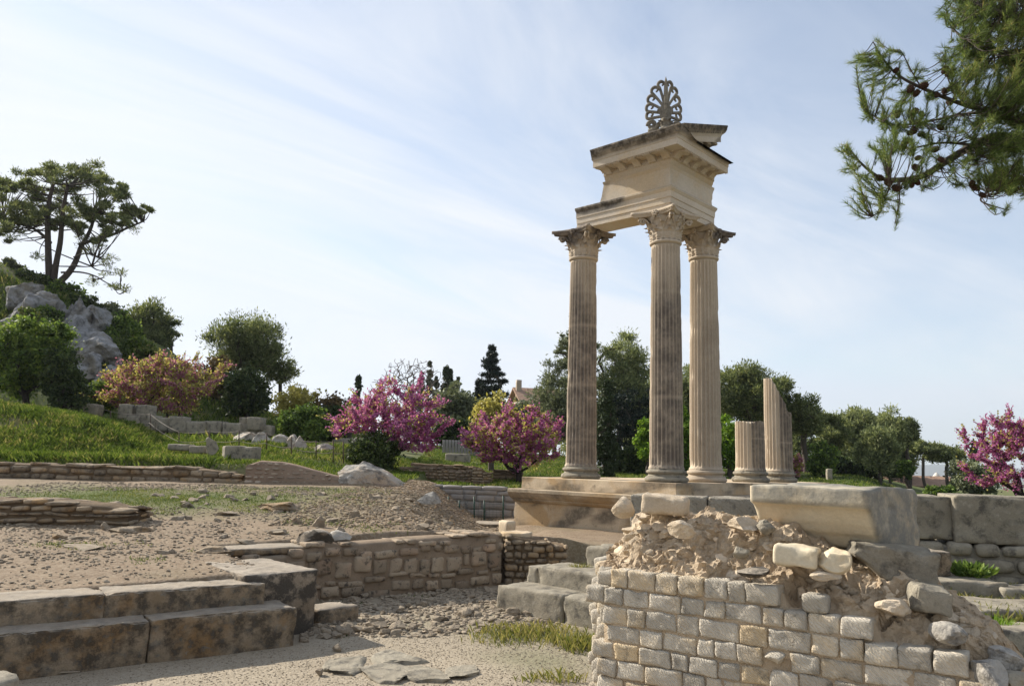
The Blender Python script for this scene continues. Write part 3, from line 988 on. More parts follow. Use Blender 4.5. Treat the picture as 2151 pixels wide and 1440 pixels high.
ends = [(-.10, .95), (-.27, 1.42), (-.16, 1.84), (-.12, 1.92), (-.20, 1.99), (-.20, 2.02), (-.17, 2.04), (-.21, 2.06), (-.19, 2.06), (-.2, 2.08)]
bm_ = MB(); k = 0
g = np.random.default_rng(5)
hole = {(3, 6), (6, 7)}
ztop = 1.065
for c_, (s0, s1) in enumerate(ends):
    s = s0 + g.uniform(-.02, .02)
    h = [.115, .105, .112, .105, .100, .108, .118, .112, .11, .11][c_]
    j = 0
    while s < s1 - .05:
        l = g.choice([.115, .135, .155, .175, .2, .225]) * g.uniform(.9, 1.1)
        if s1 - s - l < .1:
            l = s1 - s if s1 - s < .21 else (s1 - s) / 2
        gp = .0065
        dp = .13
        big = (c_ == 0)
        p, q = block_geo((l - gp, dp, h - gp), .012, .006, .0055, 18, .015, 900 + k, 14, .007)
        p = euler(p, 0, g.normal() * .018, g.normal() * .018)
        sag = -.028 * max(0, s + l / 2 - .2) / 1.8
        out = g.uniform(-.008, .008)
        if (c_, j) in hole:
            p, q = rock_geo((l - gp, dp, h - gp), 9, 900 + k, 9, .03); out = -.035
        bm_.add(p + [s + l / 2, dp / 2 + out, ztop - h / 2 + g.uniform(-.003, .003) - sag * 0], q)
        k += 1; j += 1
        s += l
    ztop -= h
# left return of the wall
for c_ in range(9):
    zt_ = 1.03 - c_ * .11
    for j in range(4):
        p, q = block_geo((.12, .2, .1), .02, .025, .008, 9, .02, 1300 + c_ * 5 + j, 9)
        bm_.add(p + [-.11 + g.uniform(-.03, .03) - .62 * (.1 + j * .21), .20 + j * .21, zt_ - .05], q)
bm_.add(*[x for x in (lambda pq: (pq[0] + [1.13, .062, .995], pq[1]))(block_geo((.135, .11, .1), .015, .02, .006, 12, .02, 1400, 12))])
bm_.build('facing_stones', M['brick'], fw)
# mortar backing just behind the face
V = []
mb2 = MB()
p, q = block_geo((2.20, .1, 1.0), .08, .02, .01, 6, .0, 77, 30)
mb2.add(p + [.96, .064, .27], q)
p, q = block_geo((1.49, .1, .3), .08, .02, .01, 6, .0, 78, 30)
mb2.add(p + [.605, .064, .78], q)
p, q = block_geo((.96, .1, .16), .08, .02, .01, 6, .0, 79, 30)
mb2.add(p + [.41, .064, .945], q)
mb2.build('mortar_joints', M['mortar'], fw)


def core_top(s):
    return np.interp(s, [-.34, -.2, .3, .6, .9, 1.05, 1.25, 1.5, 1.7, 1.9, 2.1], [1.20, 1.37, 1.38, 1.385, 1.37, 1.27, 1.20, 1.14, 1.03, .92, .6])


def core_bot(s):
    return np.interp(s, [-.34, .95, 1.0, 1.42, 1.46, 1.84, 1.9, 2.1], [1.05, 1.04, .96, .93, .84, .82, .72, .5])


ns, nw = 200, 100
S_ = np.linspace(-.34, 2.12, ns)
cs = MB()
Vc = np.zeros((ns, nw, 3))
for i, s in enumerate(S_):
    b, t = core_bot(s), core_top(s)
    prof = np.array([(.03, b - .12), (.06, b - .02), (.12, b + .005), (.19, b + .06 + .1 * (t - b)), (.27, b + .5 * (t - b)), (.33, b + .85 * (t - b)), (.42, t), (.6, t + .01), (.8, t - .02), (.92, t - .15), (.97, t - .5), (1.0, .0)])
    prof[:, 0] += .30 * sstep(.02, -.30, s)
    pp = smooth_path(np.stack([np.full(len(prof), s), prof[:, 0], prof[:, 1]], 1), nw)
    Vc[i] = pp
Vc = Vc.reshape(-1, 3)
nrm = np.array([0, -.7, .7])
dl = fbm(Vc * 8, 5, 91, .65) * .12 + fbm(Vc * 2.2, 2, 92) * .05
dl2 = fbm3(Vc * 13, 4, 93, .65) * .06
msk = sstep(.05, .14, Vc[:, 1])
Vc = Vc + (dl[:, None] * nrm + dl2) * msk[:, None]
cs.add(Vc, grid_faces(ns, nw))
# stones stuck in the core
st = cs
g = np.random.default_rng(17)
for k in range(520):
    s = g.uniform(-.26, 1.93) if k < 330 else g.uniform(1.0, 1.93)
    b, t = core_bot(s), core_top(s)
    w = g.uniform(0, 1) ** .8
    zz = b + (t - b) * w
    yy = np.interp(w, [0, .1, .5, .85, 1], [.16, .21, .28, .34, .42]) + g.uniform(-.03, .02)
    if w > .97:
        yy += g.uniform(0, .4); zz -= .03
    sz = g.choice([.03, .05, .075, .105], p=[.3, .32, .24, .14] if k < 330 else [.5, .35, .12, .03]) * g.uniform(.8, 1.3)
    dm = np.array([sz * g.uniform(1.1, 1.9), sz * g.uniform(.9, 1.4), sz * g.uniform(.6, .95)])
    p, q = rock_geo(dm, 6 if sz < .07 else 9, 2000 + k, 8, .04)
    p = euler(p, g.normal() * .3, g.normal() * .3, g.uniform(0, 3))
    yy += .28 * float(sstep(.02, -.30, s))
    st.add(p + [s, yy + .024, zz - .012], q, 1)
st.build('rubble_core', [M['mortar'], M['core_stone']], fw, smooth=False)

# loose stones lying on the ruined wall
def loose(name, px0, py0, px1, py1, Y, depth, mat, label, kind='rock', seed=1, rot=(0, 0, 0), cuts=9, n=12, rough=.035, r=.03):
    Y += .13 * min(1.2, max(0, ((px0 + px1) / 2 - 1313) / 694))
    c = ad((px0 + px1) / 2, (py0 + py1) / 2, Y)
    w = (px1 - px0) / F * Y; h = (py1 - py0) / F * Y
    geo = rock_geo((w, depth, h), n, seed, cuts, rough) if kind == 'rock' else block_geo((w, depth, h), .012, r * .6, .012, 9, .04, seed, 36, .02)
    o = solid(name, geo, M[mat], c, 0, label, 'stone', smooth=(kind != 'rock'))
    o.rotation_euler = rot
    return o


loose('stone', 1284, 1042, 1336, 1088, 5.30, .17, 'core_stone', 'rounded boulder perched at the left end of the crumbling core', seed=31, cuts=2, rough=.03)
loose('stone', 1350, 1041, 1441, 1080, 5.15, .2, 'core_stone', 'long flat cream slab lying on top of the crumbling core', 'block', 32, (0, .07, -.35), r=.04)
loose('stone', 1404, 1092, 1462, 1130, 4.86, .16, 'core_stone', 'angular pale stone jutting from the upper core below the slab', seed=33)
loose('stone', 1530, 1085, 1595, 1122, 4.75, .2, 'core_stone', 'broad stone with a dark hollow side jutting near the moulded block', seed=34)
loose('stone', 1588, 1090, 1630, 1124, 4.72, .15, 'grey_block', 'grey stone wedged against the left end of the moulded block', seed=35)
loose('stone', 1536, 1145, 1574, 1172, 4.60, .12, 'grey_block', 'small dark grey rounded stone in the middle of the core', seed=36, cuts=5)
loose('stone', 1548, 1186, 1616, 1212, 4.5, .14, 'dark_block', 'dark flat stone lying low in the core above the top ashlar course', seed=37, cuts=6)
loose('stone', 1637, 1146, 1718, 1187, 4.45, .2, 'cream', 'cream chipped stone under the moulded block, left of two', 'block', 38, (0, .06, -.5))
loose('stone', 1716, 1143, 1784, 1202, 4.34, .2, 'cream', 'cream five sided stone under the moulded block, beside the wedge', seed=39, cuts=8, n=14, rough=.015)
loose('stone', 1632, 1258, 1700, 1274, 4.25, .1, 'core_stone', 'small flat stone lying on the mortar slope', seed=41) if False else None
loose('stone', 1702, 1198, 1772, 1220, 4.3, .12, 'core_stone', 'small flat pale stone under the five sided stone', seed=42)
loose('stone', 1838, 1254, 1918, 1292, 4.12, .2, 'core_stone', 'pale flattish stone on the mortar below the wedge block', seed=43)
loose('stone', 1918, 1232, 1988, 1284, 4.15, .2, 'grey_block', 'squared grey stone under the right tip of the wedge block', 'block', 44, (0, .12, -.3))
loose('stone', 1958, 1306, 2022, 1352, 3.95, .2, 'white_rock', 'white lumpy stone at the right end of the ashlar wall', seed=45)
loose('stone', 2040, 1380, 2108, 1442, 3.78, .2, 'white_rock', 'bright white broken block at the lower right of the ashlar wall', seed=46, cuts=10, n=14, rough=.02)
loose('stone', 2056, 1352, 2132, 1412, 3.95, .25, 'white_rock', 'half shaded rock with a black crust at the lower right', seed=47, n=14)
loose('stone', 2095, 1400, 2180, 1460, 3.8, .25, 'grey_block', 'grey rock cut off by the lower right corner of the frame', seed=48, n=12)
loose('stone', 1960, 1268, 2100, 1330, 4.45, .45, 'dark_block', 'dark flat slab sloping down behind the squared grey stone', seed=49, n=14, rot=(.1, .28, 0))
loose('stone', 1930, 1300, 2070, 1420, 4.2, .4, 'dark_block', 'large dark shaded rock mass at the right end of the wall', seed=50, n=18, rot=(0, .3, 0))
loose('stone', 2000, 1340, 2110, 1440, 4.15, .4, 'grey_block', 'grey rock below the dark mass at the right end of the wall', seed=52, n=16, rot=(0, .3, 0))
wc = ad(1868, 1186, 4.58)
p, q = block_geo((.44, .34, .23), .011, .016, .010, 9, .05, 51, 44, .02)
u_ = np.clip(p[:, 0] / .22, -1, 1); zt2 = .115
p[:, 2] = zt2 - (zt2 - p[:, 2]) * (.38 + .62 * sstep(-1.05, .25, u_))
o = solid('wedge_stone', (p, q), M['grey_block'], wc, 0, 'large grey wedge shaped block carrying the right end of the moulded block', 'stone')
o.rotation_euler = (0, .10, -.24)
g = np.random.default_rng(23)
ml = [rock_geo((1, .8, .6), 6, 3000 + i, 8, .04) for i in range(6)]
mlm = []
for i in range(36):
    s = g.uniform(1.0, 1.95); w = g.uniform(.0, .8)
    zz = core_bot(s) + (core_top(s) - core_bot(s)) * w
    q = fwp(s, .17 + .2 * w, zz + .01)
    if i < 6:
        o = solid('pebble', ml[i], M['core_stone'], q)
        mlm.append(o)
    else:
        o = mlm[i % 6].copy(); COL.objects.link(o); o.location = q
    sc = g.uniform(.025, .06); o.scale = (sc, sc, sc); o.rotation_euler = g.uniform(0, 6, 3)
    tag(o, 'small loose stone on the mortar slope of the ruined ashlar wall', 'stone', 'loose small stones on the ruined wall')

# the moulded cornice block
pa = ad(1573, 1021, 4.95); pb = ad(1819, 1029, 4.40)
u = pb[:2] - pa[:2]; Lb = np.linalg.norm(u); u /= Lb; nb_ = np.array([-u[1], u[0]])
if nb_[1] < 0: nb_ = -nb_
zt_ = 1.600
prof = [(.0, 0), (.0, -.012), (.004, -.085), (.02, -.095), (.035, -.10), (.06, -.13), (.095, -.185), (.115, -.20), (.12, -.222), (.15, -.235), (.175, -.27), (.19, -.285), (.2, -.30),
        (.30, -.325), (.5, -.33), (.66, -.31), (.70, -.27), (.71, -.15), (.70, -.03), (.66, .0), (.5, .012), (.3, .008), (.15, .01), (.05, .004)]
pf_ = []
for (a, b), (c_, d_) in zip(prof, prof[1:] + prof[:1]):
    n_ = max(1, int(math.hypot(c_ - a, d_ - b) / .02))
    for i in range(n_):
        pf_.append((a + (c_ - a) * i / n_, b + (d_ - b) * i / n_))
pf_ = np.array(pf_) * [1, 1.12]; npf = len(pf_)
nst = 52
mbk = MB(); rows = []
ctr = pf_.mean(0)
for i in range(nst):
    t = i / (nst - 1) * Lb
    e = min(i, nst - 1 - i)
    sh = 1 - .03 * max(0, 1 - e / 2.) ** 2
    pp = ctr + (pf_ - ctr) * sh
    rows.append(np.stack([np.full(npf, t), pp[:, 0], pp[:, 1]], 1))
for side in (0, 1):
    for k_ in range(1, 9):
        f_ = 1 - k_ / 8.2
        base_ = rows[-1] if side else rows[0]
        pass
V = np.concatenate(rows)
idx = np.arange(nst * npf).reshape(nst, npf); nx_ = np.roll(idx, -1, 1)
fs = [np.stack([idx[:-1], nx_[:-1], nx_[1:], idx[1:]], -1).reshape(-1, 4)]
capv, capf = [], []
n0 = len(V)
for side, row in ((0, rows[0]), (1, rows[-1])):
    prev = idx[0] if side == 0 else idx[-1]
    for k_ in range(1, 12):
        f_ = 1 - k_ / 11.5
        rr = row.copy(); cc = np.array([row[0, 0], .46, -.15])
        rr[:, 1:] = cc[1:] + (row[:, 1:] - cc[1:]) * f_
        rr[:, 0] += (1 if side else -1) * .004
        V = np.concatenate([V, rr])
        cur = np.arange(npf) + n0; n0 += npf
        a_, b_ = (np.roll(prev, -1), np.roll(cur, -1))
        qd = np.stack([prev, a_, b_, cur], -1)
        fs.append(qd if side else qd[:, ::-1])
        prev = cur
    fs.append(np.array([prev]) if side else np.array([prev[::-1]]))
w_ = sstep(.02, -.03, V[:, 2]) * sstep(.25, .0, V[:, 1])
edge = np.clip(sstep(-.02, .02, V[:, 2]) + sstep(.22, .35, V[:, 1]) + sstep(Lb - .03, Lb, V[:, 0]) + sstep(.012, .0, V[:, 1]), 0, 1)
V = V + fbm3(V * 9, 4, 61) * (.002 + .008 * edge)[:, None]
V[:, 2] += fbm(V * 3.5 + 9, 3, 62) * .022 * sstep(-.05, 0, V[:, 2])
chp = np.maximum(0, fbm(V * 6, 3, 63) - .05) * .06 * sstep(Lb - .12, Lb, V[:, 0])
V[:, 0] -= chp
fs = [f_[:, ::-1] for f_ in fs]
mbk.add(V, fs)
cb_ = mbk.build('cornice_block', M['cream'], attr={'patina': np.clip(edge * 1.0, 0, 1)})
cb_.location = (pa[0], pa[1], zt_); cb_.rotation_euler = (0, 0, math.atan2(u[1], u[0]))
tag(cb_, 'big fallen cornice block with cream moulding lying on top of the ashlar wall', 'carved block')

# ---- right hand wall and steps
def rblock(name, px0, px1, py0, py1, Y, depth, label, seed, mat='grey_block', rz=0., Yr=None, cat='stone block', r=.03, res=.04):
    Yr = Yr or Y
    a = ad(px0, py0, Y); b = ad(px1, py0, Yr); zb_ = ad(px0, py1, Y)[2]
    L = np.linalg.norm((b - a)[:2]); c = (a + b) / 2; an_ = seg_angle(a, b)
    nn = np.array([-math.sin(an_), math.cos(an_)])
    return solid(name, block_geo((L, depth, a[2] - zb_), res * .6, r * .6, .014, 7, .05, seed, 56, .01), M[mat], (c[0] + nn[0] * depth / 2, c[1] + nn[1] * depth / 2, (a[2] + zb_) / 2), an_, label, cat)


rblock('stone_block', 1900, 1999, 1040, 1131, 9.7, .6, 'grey cut block behind the moulded block, left of the dark joint', 601)
rblock('stone_block', 2002, 2235, 1038, 1140, 9.6, .6, 'largest grey cut block of the right wall, running out of the frame', 602, Yr=9.35)
rubble_wall('ashlar_footing', 'three courses of rough grey blocks under the cut blocks at the right', 'stone wall', ad(1890, 1135, 9.75), ad(2270, 1135, 9.25), (.35, .35), [(0, .93), (1, .905)], .7, .185, .33, M['grey_block'], M['grey_block'], 603, big=True, jag=.05, gap=.02, proud=.05, res=.05)
rblock('stone_block', 1952, 2001, 1157, 1212, 8.9, .4, 'yellowish round edged block on the step at the right', 604, 'step', .3, cat='stone block', r=.06)
rblock('stone_step', 1945, 2122, 1219, 1300, 8.55, .6, 'long grey step block in the grass at the right', 605, cat='stone step', r=.05)
rblock('stone_slab', 2110, 2230, 1236, 1290, 8.45, .5, 'short slab in the grass cut by the right edge of the frame', 606, cat='stone slab', r=.05)
rblock('stone_step', 2030, 2300, 1276, 1330, 7.35, .7, 'lower grey slab beside the tuft of grass at the right', 607, cat='stone step', r=.05)
rblock('stone_slab', 2085, 2330, 1330, 1420, 6.4, .8, 'sloping grey paving slab at the lower right edge', 608, cat='stone slab', r=.05).rotation_euler.x = -.12
rblock('stone_slab', 2140, 2180, 1095, 1112, 9.3, .4, 'thin pale slab end under the largest grey block', 609, cat='stone slab', r=.02) if False else None

# ================================================================== THE TEMPLE
TM = az(1400, 1012, 1.39)
TZ = 1.39
tf_ = np.array([.68, .733]); tf_ /= np.linalg.norm(tf_)
TA = math.atan2(tf_[1], tf_[0])
tg_ = np.array([-tf_[1], tf_[0]])


def TW(x, y, z=0):
    q = TM[:2] + tf_ * x + tg_ * y
    return (q[0], q[1], TZ + z)


HS0, HS1 = .27, 4.93          # shaft bottom and top
R0, R1 = .345, .30


def lathe(prof, n=64):
    prof = np.array(prof)
    an = np.linspace(0, 2 * math.pi, n, endpoint=False)
    V = np.stack([np.outer(np.cos(an), prof[:, 0]), np.outer(np.sin(an), prof[:, 0]), np.tile(prof[:, 1], (n, 1))], -1)
    k = len(prof)
    idx = np.arange(n * k).reshape(n, k)
    nx = np.roll(idx, -1, 0)
    q = np.stack([idx[:, :-1], nx[:, :-1], nx[:, 1:], idx[:, 1:]], -1).reshape(-1, 4)
    caps = [np.array([idx[:, 0][::-1]]), np.array([idx[:, -1]])]
    return V.reshape(-1, 3), [q] + caps


def arc(cx, cz, r, a0, a1, n, sx=1):
    t = np.radians(np.linspace(a0, a1, n))
    return [(cx + r * math.cos(a) * sx, cz + r * math.sin(a)) for a in t]


base_prof = arc(.39, .055, .055, -90, 90, 9) + [(.40, .115), (.385, .12)] + [(.375, .13), (.365, .145), (.37, .16)] + [(.385, .168)] + arc(.375, .205, .036, -90, 90, 8) + [(.37, .245), (.362, .25), (.358, .275), (.352, .30)]


def flute_shaft(top, seed, dark_dir, dark_amt, broken=None, dark_span=.9):
    NF, PF = 24, 8
    na = NF * PF
    nz = 74
    zs = HS0 + (top - HS0) * np.concatenate([np.linspace(0, .02, 6)[:-1], np.linspace(.02, .98, nz - 10), np.linspace(.98, 1, 6)[1:]])
    an = np.linspace(0, 2 * math.pi, na, endpoint=False)
    ph = (np.arange(na) % PF) / PF
    prof = np.where(ph < .18, 0, np.sin(np.clip((ph - .18) / .82, 0, 1) * math.pi) ** .75)
    A, Z = np.meshgrid(an, zs, indexing='ij')
    t = (Z - HS0) / (HS1 - HS0)
    R = R0 + (R1 - R0) * t ** 1.35
    PR = np.repeat(prof[:, None], len(zs), 1)
    endf = sstep(HS0 + .02, HS0 + .10, Z)
    if broken is None:
        endf = endf * sstep(top - .0, top - .09, Z - .0)
    depth = .034 * PR * endf
    R = R - depth
    R = R + .02 * sstep(HS0 + .06, HS0, Z)
    P = np.stack([R * np.cos(A), R * np.sin(A), Z], -1).reshape(-1, 3)
    # chipped arrises, drum joints
    chip = np.maximum(0, fbm(P * np.array([5, 5, 3.]) + seed * 9, 4, seed) - .12) * .05 * (1 - PR.ravel())
    rad = np.linalg.norm(P[:, :2], axis=1)
    joint = np.zeros(len(P))
    g = np.random.default_rng(seed)
    zj = HS0 + g.uniform(.5, .8)
    while zj < top - .3:
        joint = np.maximum(joint, sstep(.030, .0, np.abs(P[:, 2] - zj)))
        zj += g.uniform(.55, 1.25)
    nr = rad - chip - joint * .004
    P[:, :2] *= (nr / rad)[:, None]
    # grey crust on the weather side of the shaft
    d = np.cos(A.ravel() - dark_dir)
    n = fbm(np.stack([A.ravel() * 3.2, Z.ravel() * .5, A.ravel() * 0 + seed], 1), 4, seed + 5)
    n_b = fbm(np.stack([A.ravel() * 9, Z.ravel() * .9, A.ravel() * 0 + seed], 1), 3, seed + 8)
    n_c = fbm(np.stack([np.cos(A.ravel()) * 2, np.sin(A.ravel()) * 2, Z.ravel() * .7 + seed], 1), 3, seed + 6)
    topf = sstep(HS1 - .35, HS1 - 1.5, Z.ravel() + n_c * .9)
    pat = sstep(dark_span - .35, dark_span + .1, d + n * .42 + n_b * .2) * dark_amt * (.25 + .75 * topf)
    pat = pat * (.82 + .3 * PR.ravel())
    pat = np.maximum(pat, sstep(.25, .6, n_b) * .25 * dark_amt)
    pat = pat * (1 - joint * .45)
    if broken is not None:
        cut = broken(P[:, 0], P[:, 1]) + fbm(P * 7, 4, seed) * .11
        P[:, 2] = np.minimum(P[:, 2], cut)
    k = len(zs)
    idx = np.arange(na * k).reshape(na, k)
    nx = np.roll(idx, -1, 0)
    q = np.stack([idx[:, :-1], nx[:, :-1], nx[:, 1:], idx[:, 1:]], -1).reshape(-1, 4)
    V = P
    fs = [q]
    # top cap as rings
    prev = idx[:, -1]
    n0 = len(V)
    for f_ in (.8, .55, .3, .08):
        ring = P[idx[:, -1]].copy()
        c = ring.mean(0)
        ring[:, :2] = ring[:, :2] * f_
        if broken is not None:
            ring[:, 2] = np.minimum(broken(ring[:, 0], ring[:, 1]), top) + fbm(ring * 6, 3, seed) * .05
        V = np.concatenate([V, ring]); pat = np.concatenate([pat, np.full(na, .45)])
        cur = np.arange(na) + n0; n0 += na
        fs.append(np.stack([prev, np.roll(prev, -1), np.roll(cur, -1), cur], -1))
        prev = cur
    fs.append(np.array([prev]))
    return V, fs, np.clip(pat, 0, 1)


def leaf_geo(h, w, lean, curl, bell0, bell1, nu=9, nv=12):
    """One acanthus leaf hugging the bell, tip curling outward. Built at azimuth 0 (x outward)."""
    us = np.linspace(-1, 1, nu); vs = np.linspace(0, 1, nv)
    V = []
    for v in vs:
        shape = (math.sin(min(v * 1.15 + .18, 1.0) * math.pi * .62) ** .8) * (1 - .62 * sstep(.62, 1, v))
        lob = 1 + .20 * math.cos(v * 26)
        for u_ in us:
            wi = w * shape * (lob if abs(u_) > .7 else 1) * u_
            out = bell0 + (bell1 - bell0) * v ** 1.6 + .018
            z = h * v
            c = max(0, (v - .62) / .38)
            out += curl * c ** 1.3
            z -= h * .22 * c ** 2.2
            out += .02 * (1 - abs(u_)) - .03 * u_ * u_ - .016 * abs(math.sin(u_ * math.pi * 2)) + .01 * math.cos(v * 26)
            V.append((out, wi, z))
    return np.array(V), grid_faces(nv, nu)


def spiral(r0, turns, n, r1=.012):
    t = np.linspace(0, 1, n)
    r = r0 * (1 - t) ** .9 + r1 * t
    a = t * turns * 2 * math.pi
    return np.stack([r * np.cos(a), r * np.sin(a)], 1)


def capital_geo():
    """Corinthian capital, z=0 at the astragal. Height .70."""
    mb = MB()
    prof = [(.300, 0)] + arc(.305, .045, .034, -90, 90, 7) + [(.300, .09), (.298, .12), (.300, .25), (.315, .40), (.345, .52), (.39, .585), (.30, .60)]
    V, fs = lathe(prof, 48); mb.add(V, fs)
    for row, (h, w, n_, off, curl, b1) in enumerate([(.255, .105, 8, 0, .075, .315), (.42, .11, 8, math.pi / 8, .085, .335)]):
        V, q = leaf_geo(h, w, 0, curl * 1.25, .300, b1, 11, 14)
        for k in range(n_):
            P = V.copy(); P[:, 2] += .09
            mb.add(rotz(P, off + k * 2 * math.pi / n_), q)
            P2 = P.copy(); P2[:, 0] -= .015
            mb.add(rotz(P2, off + k * 2 * math.pi / n_), q[:, ::-1])
    # corner volutes and their stems
    for k in range(4):
        a = math.pi / 4 + k * math.pi / 2
        for sd in (-1, 1):
            sp = spiral(.072, 1.8, 34)
            pts = [np.array([r_ + .50, 0.0, z_ + .515]) for r_, z_ in sp]
            stem = [np.array([.33, sd * .13, .30]), np.array([.36, sd * .10, .42]), np.array([.42, sd * .055, .53]), np.array([.50, sd * .02, .592]), np.array([.56, sd * .012, .565])]
            P = smooth_path(np.array(stem), 14)
            V, fs = tube(P, np.linspace(.012, .024, 14), 5); mb.add(rotz(V, a), fs)
            P = np.array(pts); P[:, 1] = sd * (.028 - .010 * np.linspace(0, 1, len(P)) * -1)
            V, fs = tube(P, np.linspace(.026, .016, len(P)), 5); mb.add(rotz(V, a), fs)
        # supporting leaf under the volute
        V, q = leaf_geo(.20, .075, 0, .15, .35, .44, 7, 9)
        V[:, 2] += .36
        mb.add(rotz(V, a), q); V2 = V.copy(); V2[:, 0] -= .014; mb.add(rotz(V2, a), q[:, ::-1])
        # inner helices and fleuron on each face
        b = k * math.pi / 2
        for sd in (-1, 1):
            sp = spiral(.045, 1.4, 22, .008)
            P = np.stack([np.full(22, .40), sd * (.062 - 0) + sd * -sp[:, 0] * 1.0, .545 + sp[:, 1]], 1)
            V, fs = tube(P, .011, 5); mb.add(rotz(V, b), fs)
            P = smooth_path(np.array([[.345, sd * .12, .36], [.37, sd * .11, .46], [.395, sd * .10, .53]]), 8)
            V, fs = tube(P, .012, 5); mb.add(rotz(V, b), fs)
        for j in range(7):
            r_ = 0 if j == 6 else .042
            aa = j * math.pi / 3
            Vk, qk = lattice(4, 4, 4)
            Vs = Vk / np.linalg.norm(Vk, axis=1, keepdims=True) * (.03 if j < 6 else .024)
            mb.add(rotz(Vs + [.425 + (.02 if j == 6 else 0), r_ * math.cos(aa), .635 + r_ * math.sin(aa)], b), qk)
    # abacus with concave sides
    out = []
    for k in range(4):
        a = k * math.pi / 2
        for t in np.linspace(-1, 1, 15):
            x = .41 + .135 * t * t
            y = t * .51
            out.append((x * math.cos(a) - y * math.sin(a), x * math.sin(a) + y * math.cos(a)))
    out = np.array(out); n_ = len(out)
    lev = [(.90, .592), (.915, .60), (.93, .625), (.945, .63), (.95, .645), (.985, .652), (1.0, .66), (1.0, .70), (.5, .702)]
    V = np.concatenate([np.column_stack([out * s_, np.full(n_, z_)]) for s_, z_ in lev])
    idx = np.arange(n_ * len(lev)).reshape(len(lev), n_); nx = np.roll(idx, -1, 1)
    mb.add(V, [np.stack([idx[:-1], nx[:-1], nx[1:], idx[1:]], -1).reshape(-1, 4), np.array([idx[0][::-1]]), np.array([idx[-1]])])
    # bead row on the abacus edge
    Vk, qk = lattice(2, 2, 2)
    Vs = Vk / np.linalg.norm(Vk, axis=1, keepdims=True) * .012
    for i in range(0, n_):
        mb.add(Vs + [out[i, 0] * .985, out[i, 1] * .985, .648], qk)
    return mb


sd_dir = -math.pi / 2 - TA      # local azimuth that looks at the camera
cols = [('middle fluted column at the corner, tallest, dark streaked, with a pale capital', 0, 0, 11, sd_dir + .12, .88, .35, 0),
        ('left fluted column with dark crust and a blackened capital', 0, 2.193, 12, sd_dir + .05, .88, .42, 1.0),
        ('right fluted column, clean and honey coloured with a black tipped capital', 1.613, 0, 13, sd_dir + .5, .35, .62, .7)]
cap_mb = capital_geo()
cap_top = 5.64
for lab, x, y, sd, dd, da, ds, capd in cols:
    t = thing('fluted_column', lab, 'column', TW(x, y), TA, 'three standing temple columns')
    V, fs = lathe(base_prof, 72)
    V = V + fbm3(V * 6, 3, sd) * .008
    MB().add(V, fs).build('base', M['grey_block'] if sd != 13 else M['column'], t, attr={'patina': np.full(len(V), .35)})
    V, fs, pat = flute_shaft(HS1, sd, dd, da, None, ds)
    sh = MB().add(V, fs).build('shaft', M['column'], t, attr={'patina': pat})
    Vc = np.concatenate(cap_mb.v)
    mbx = MB(); mbx.v = [Vc + fbm3(Vc * 10, 3, sd) * .008]; mbx.f = cap_mb.f; mbx.m = cap_mb.m; mbx.n = cap_mb.n
    dn = fbm(Vc * 2.5 + sd, 3, sd + 2)
    side = (Vc[:, 0] if sd == 13 else -Vc[:, 1] * .3 + Vc[:, 1] * (1 if sd == 12 else 0))
    pc = np.clip(1.4 * capd * (sstep(.25, .5, Vc[:, 2]) * sstep(-.45, .1, dn + side * 1.2)) + .12, 0, 1)
    cp = mbx.build('capital', M['column'], t, attr={'patina': pc}, smooth=True)
    cp.location = (0, 0, cap_top - .70)
for lab, x, y, sd, top, brk in [('short broken fluted column stump with a flat top', 3.752, 0, 14, 1.44, lambda a, b: 1.42 + 0 * a),
                                ('tall broken fluted column stump with a slanting top', 5.331, 0, 15, 2.68, lambda a, b: np.clip(2.10 - (a * math.cos(sd_dir + math.pi / 2) + b * math.sin(sd_dir + math.pi / 2)) * 2.2, 1.70, 2.58))]:
    t = thing('column_stump', lab, 'column stump', TW(x, y), TA)
    V, fs = lathe(base_prof, 72)
    V = V + fbm3(V * 6, 3, sd) * .008
    MB().add(V, fs).build('base', M['grey_block'], t)
    V, fs, pat = flute_shaft(top, sd, sd_dir + 1.1, .85, brk, .45)
    MB().add(V, fs).build('shaft', M['column'], t, attr={'patina': pat})


# ---- entablature: profiles swept round the corner, local x along the front, local y along the flank
def sweep_corner(prof, tl, tr, nseg=14, closed=True, rough=.002, seed=0, ragL=0., ragR=0.):
    """prof: (offset outward, z) closed polygon; left arm ends at y=tl, right arm at x=tr."""
    prof = np.array(prof, float)
    o, z = prof[:, 0], prof[:, 1]
    st = []
    for s in np.linspace(1, 0, nseg + 1):
        y = -o + (tl + o) * s
        if s == 1 and ragL:
            y = y + fbm(np.stack([o * 9, z * 9, o * 0], 1), 3, seed) * ragL
        st.append(np.stack([-o, y, z], 1))
    for s in np.linspace(0, 1, nseg + 1)[1:]:
        x = -o + (tr + o) * s
        if s == 1 and ragR:
            x = x + fbm(np.stack([o * 9, z * 9, o * 0 + 4], 1), 3, seed) * ragR
        st.append(np.stack([x, -o, z], 1))
    V = np.concatenate(st)
    k = len(prof); n = len(st)
    idx = np.arange(n * k).reshape(n, k); nx = np.roll(idx, -1, 1)
    fs = [np.stack([idx[:-1], nx[:-1], nx[1:], idx[1:]], -1).reshape(-1, 4), np.array([idx[0][::-1]]), np.array([idx[-1]])]
    V = V + fbm3(V * 4, 3, seed) * rough
    return V, fs


def densify(prof, d):
    out = []
    for (a, b), (c_, e) in zip(prof, prof[1:] + prof[:1]):
        n_ = max(1, int(math.hypot(c_ - a, e - b) / d))
        for i in range(n_):
            out.append((a + (c_ - a) * i / n_, b + (e - b) * i / n_))
    return out


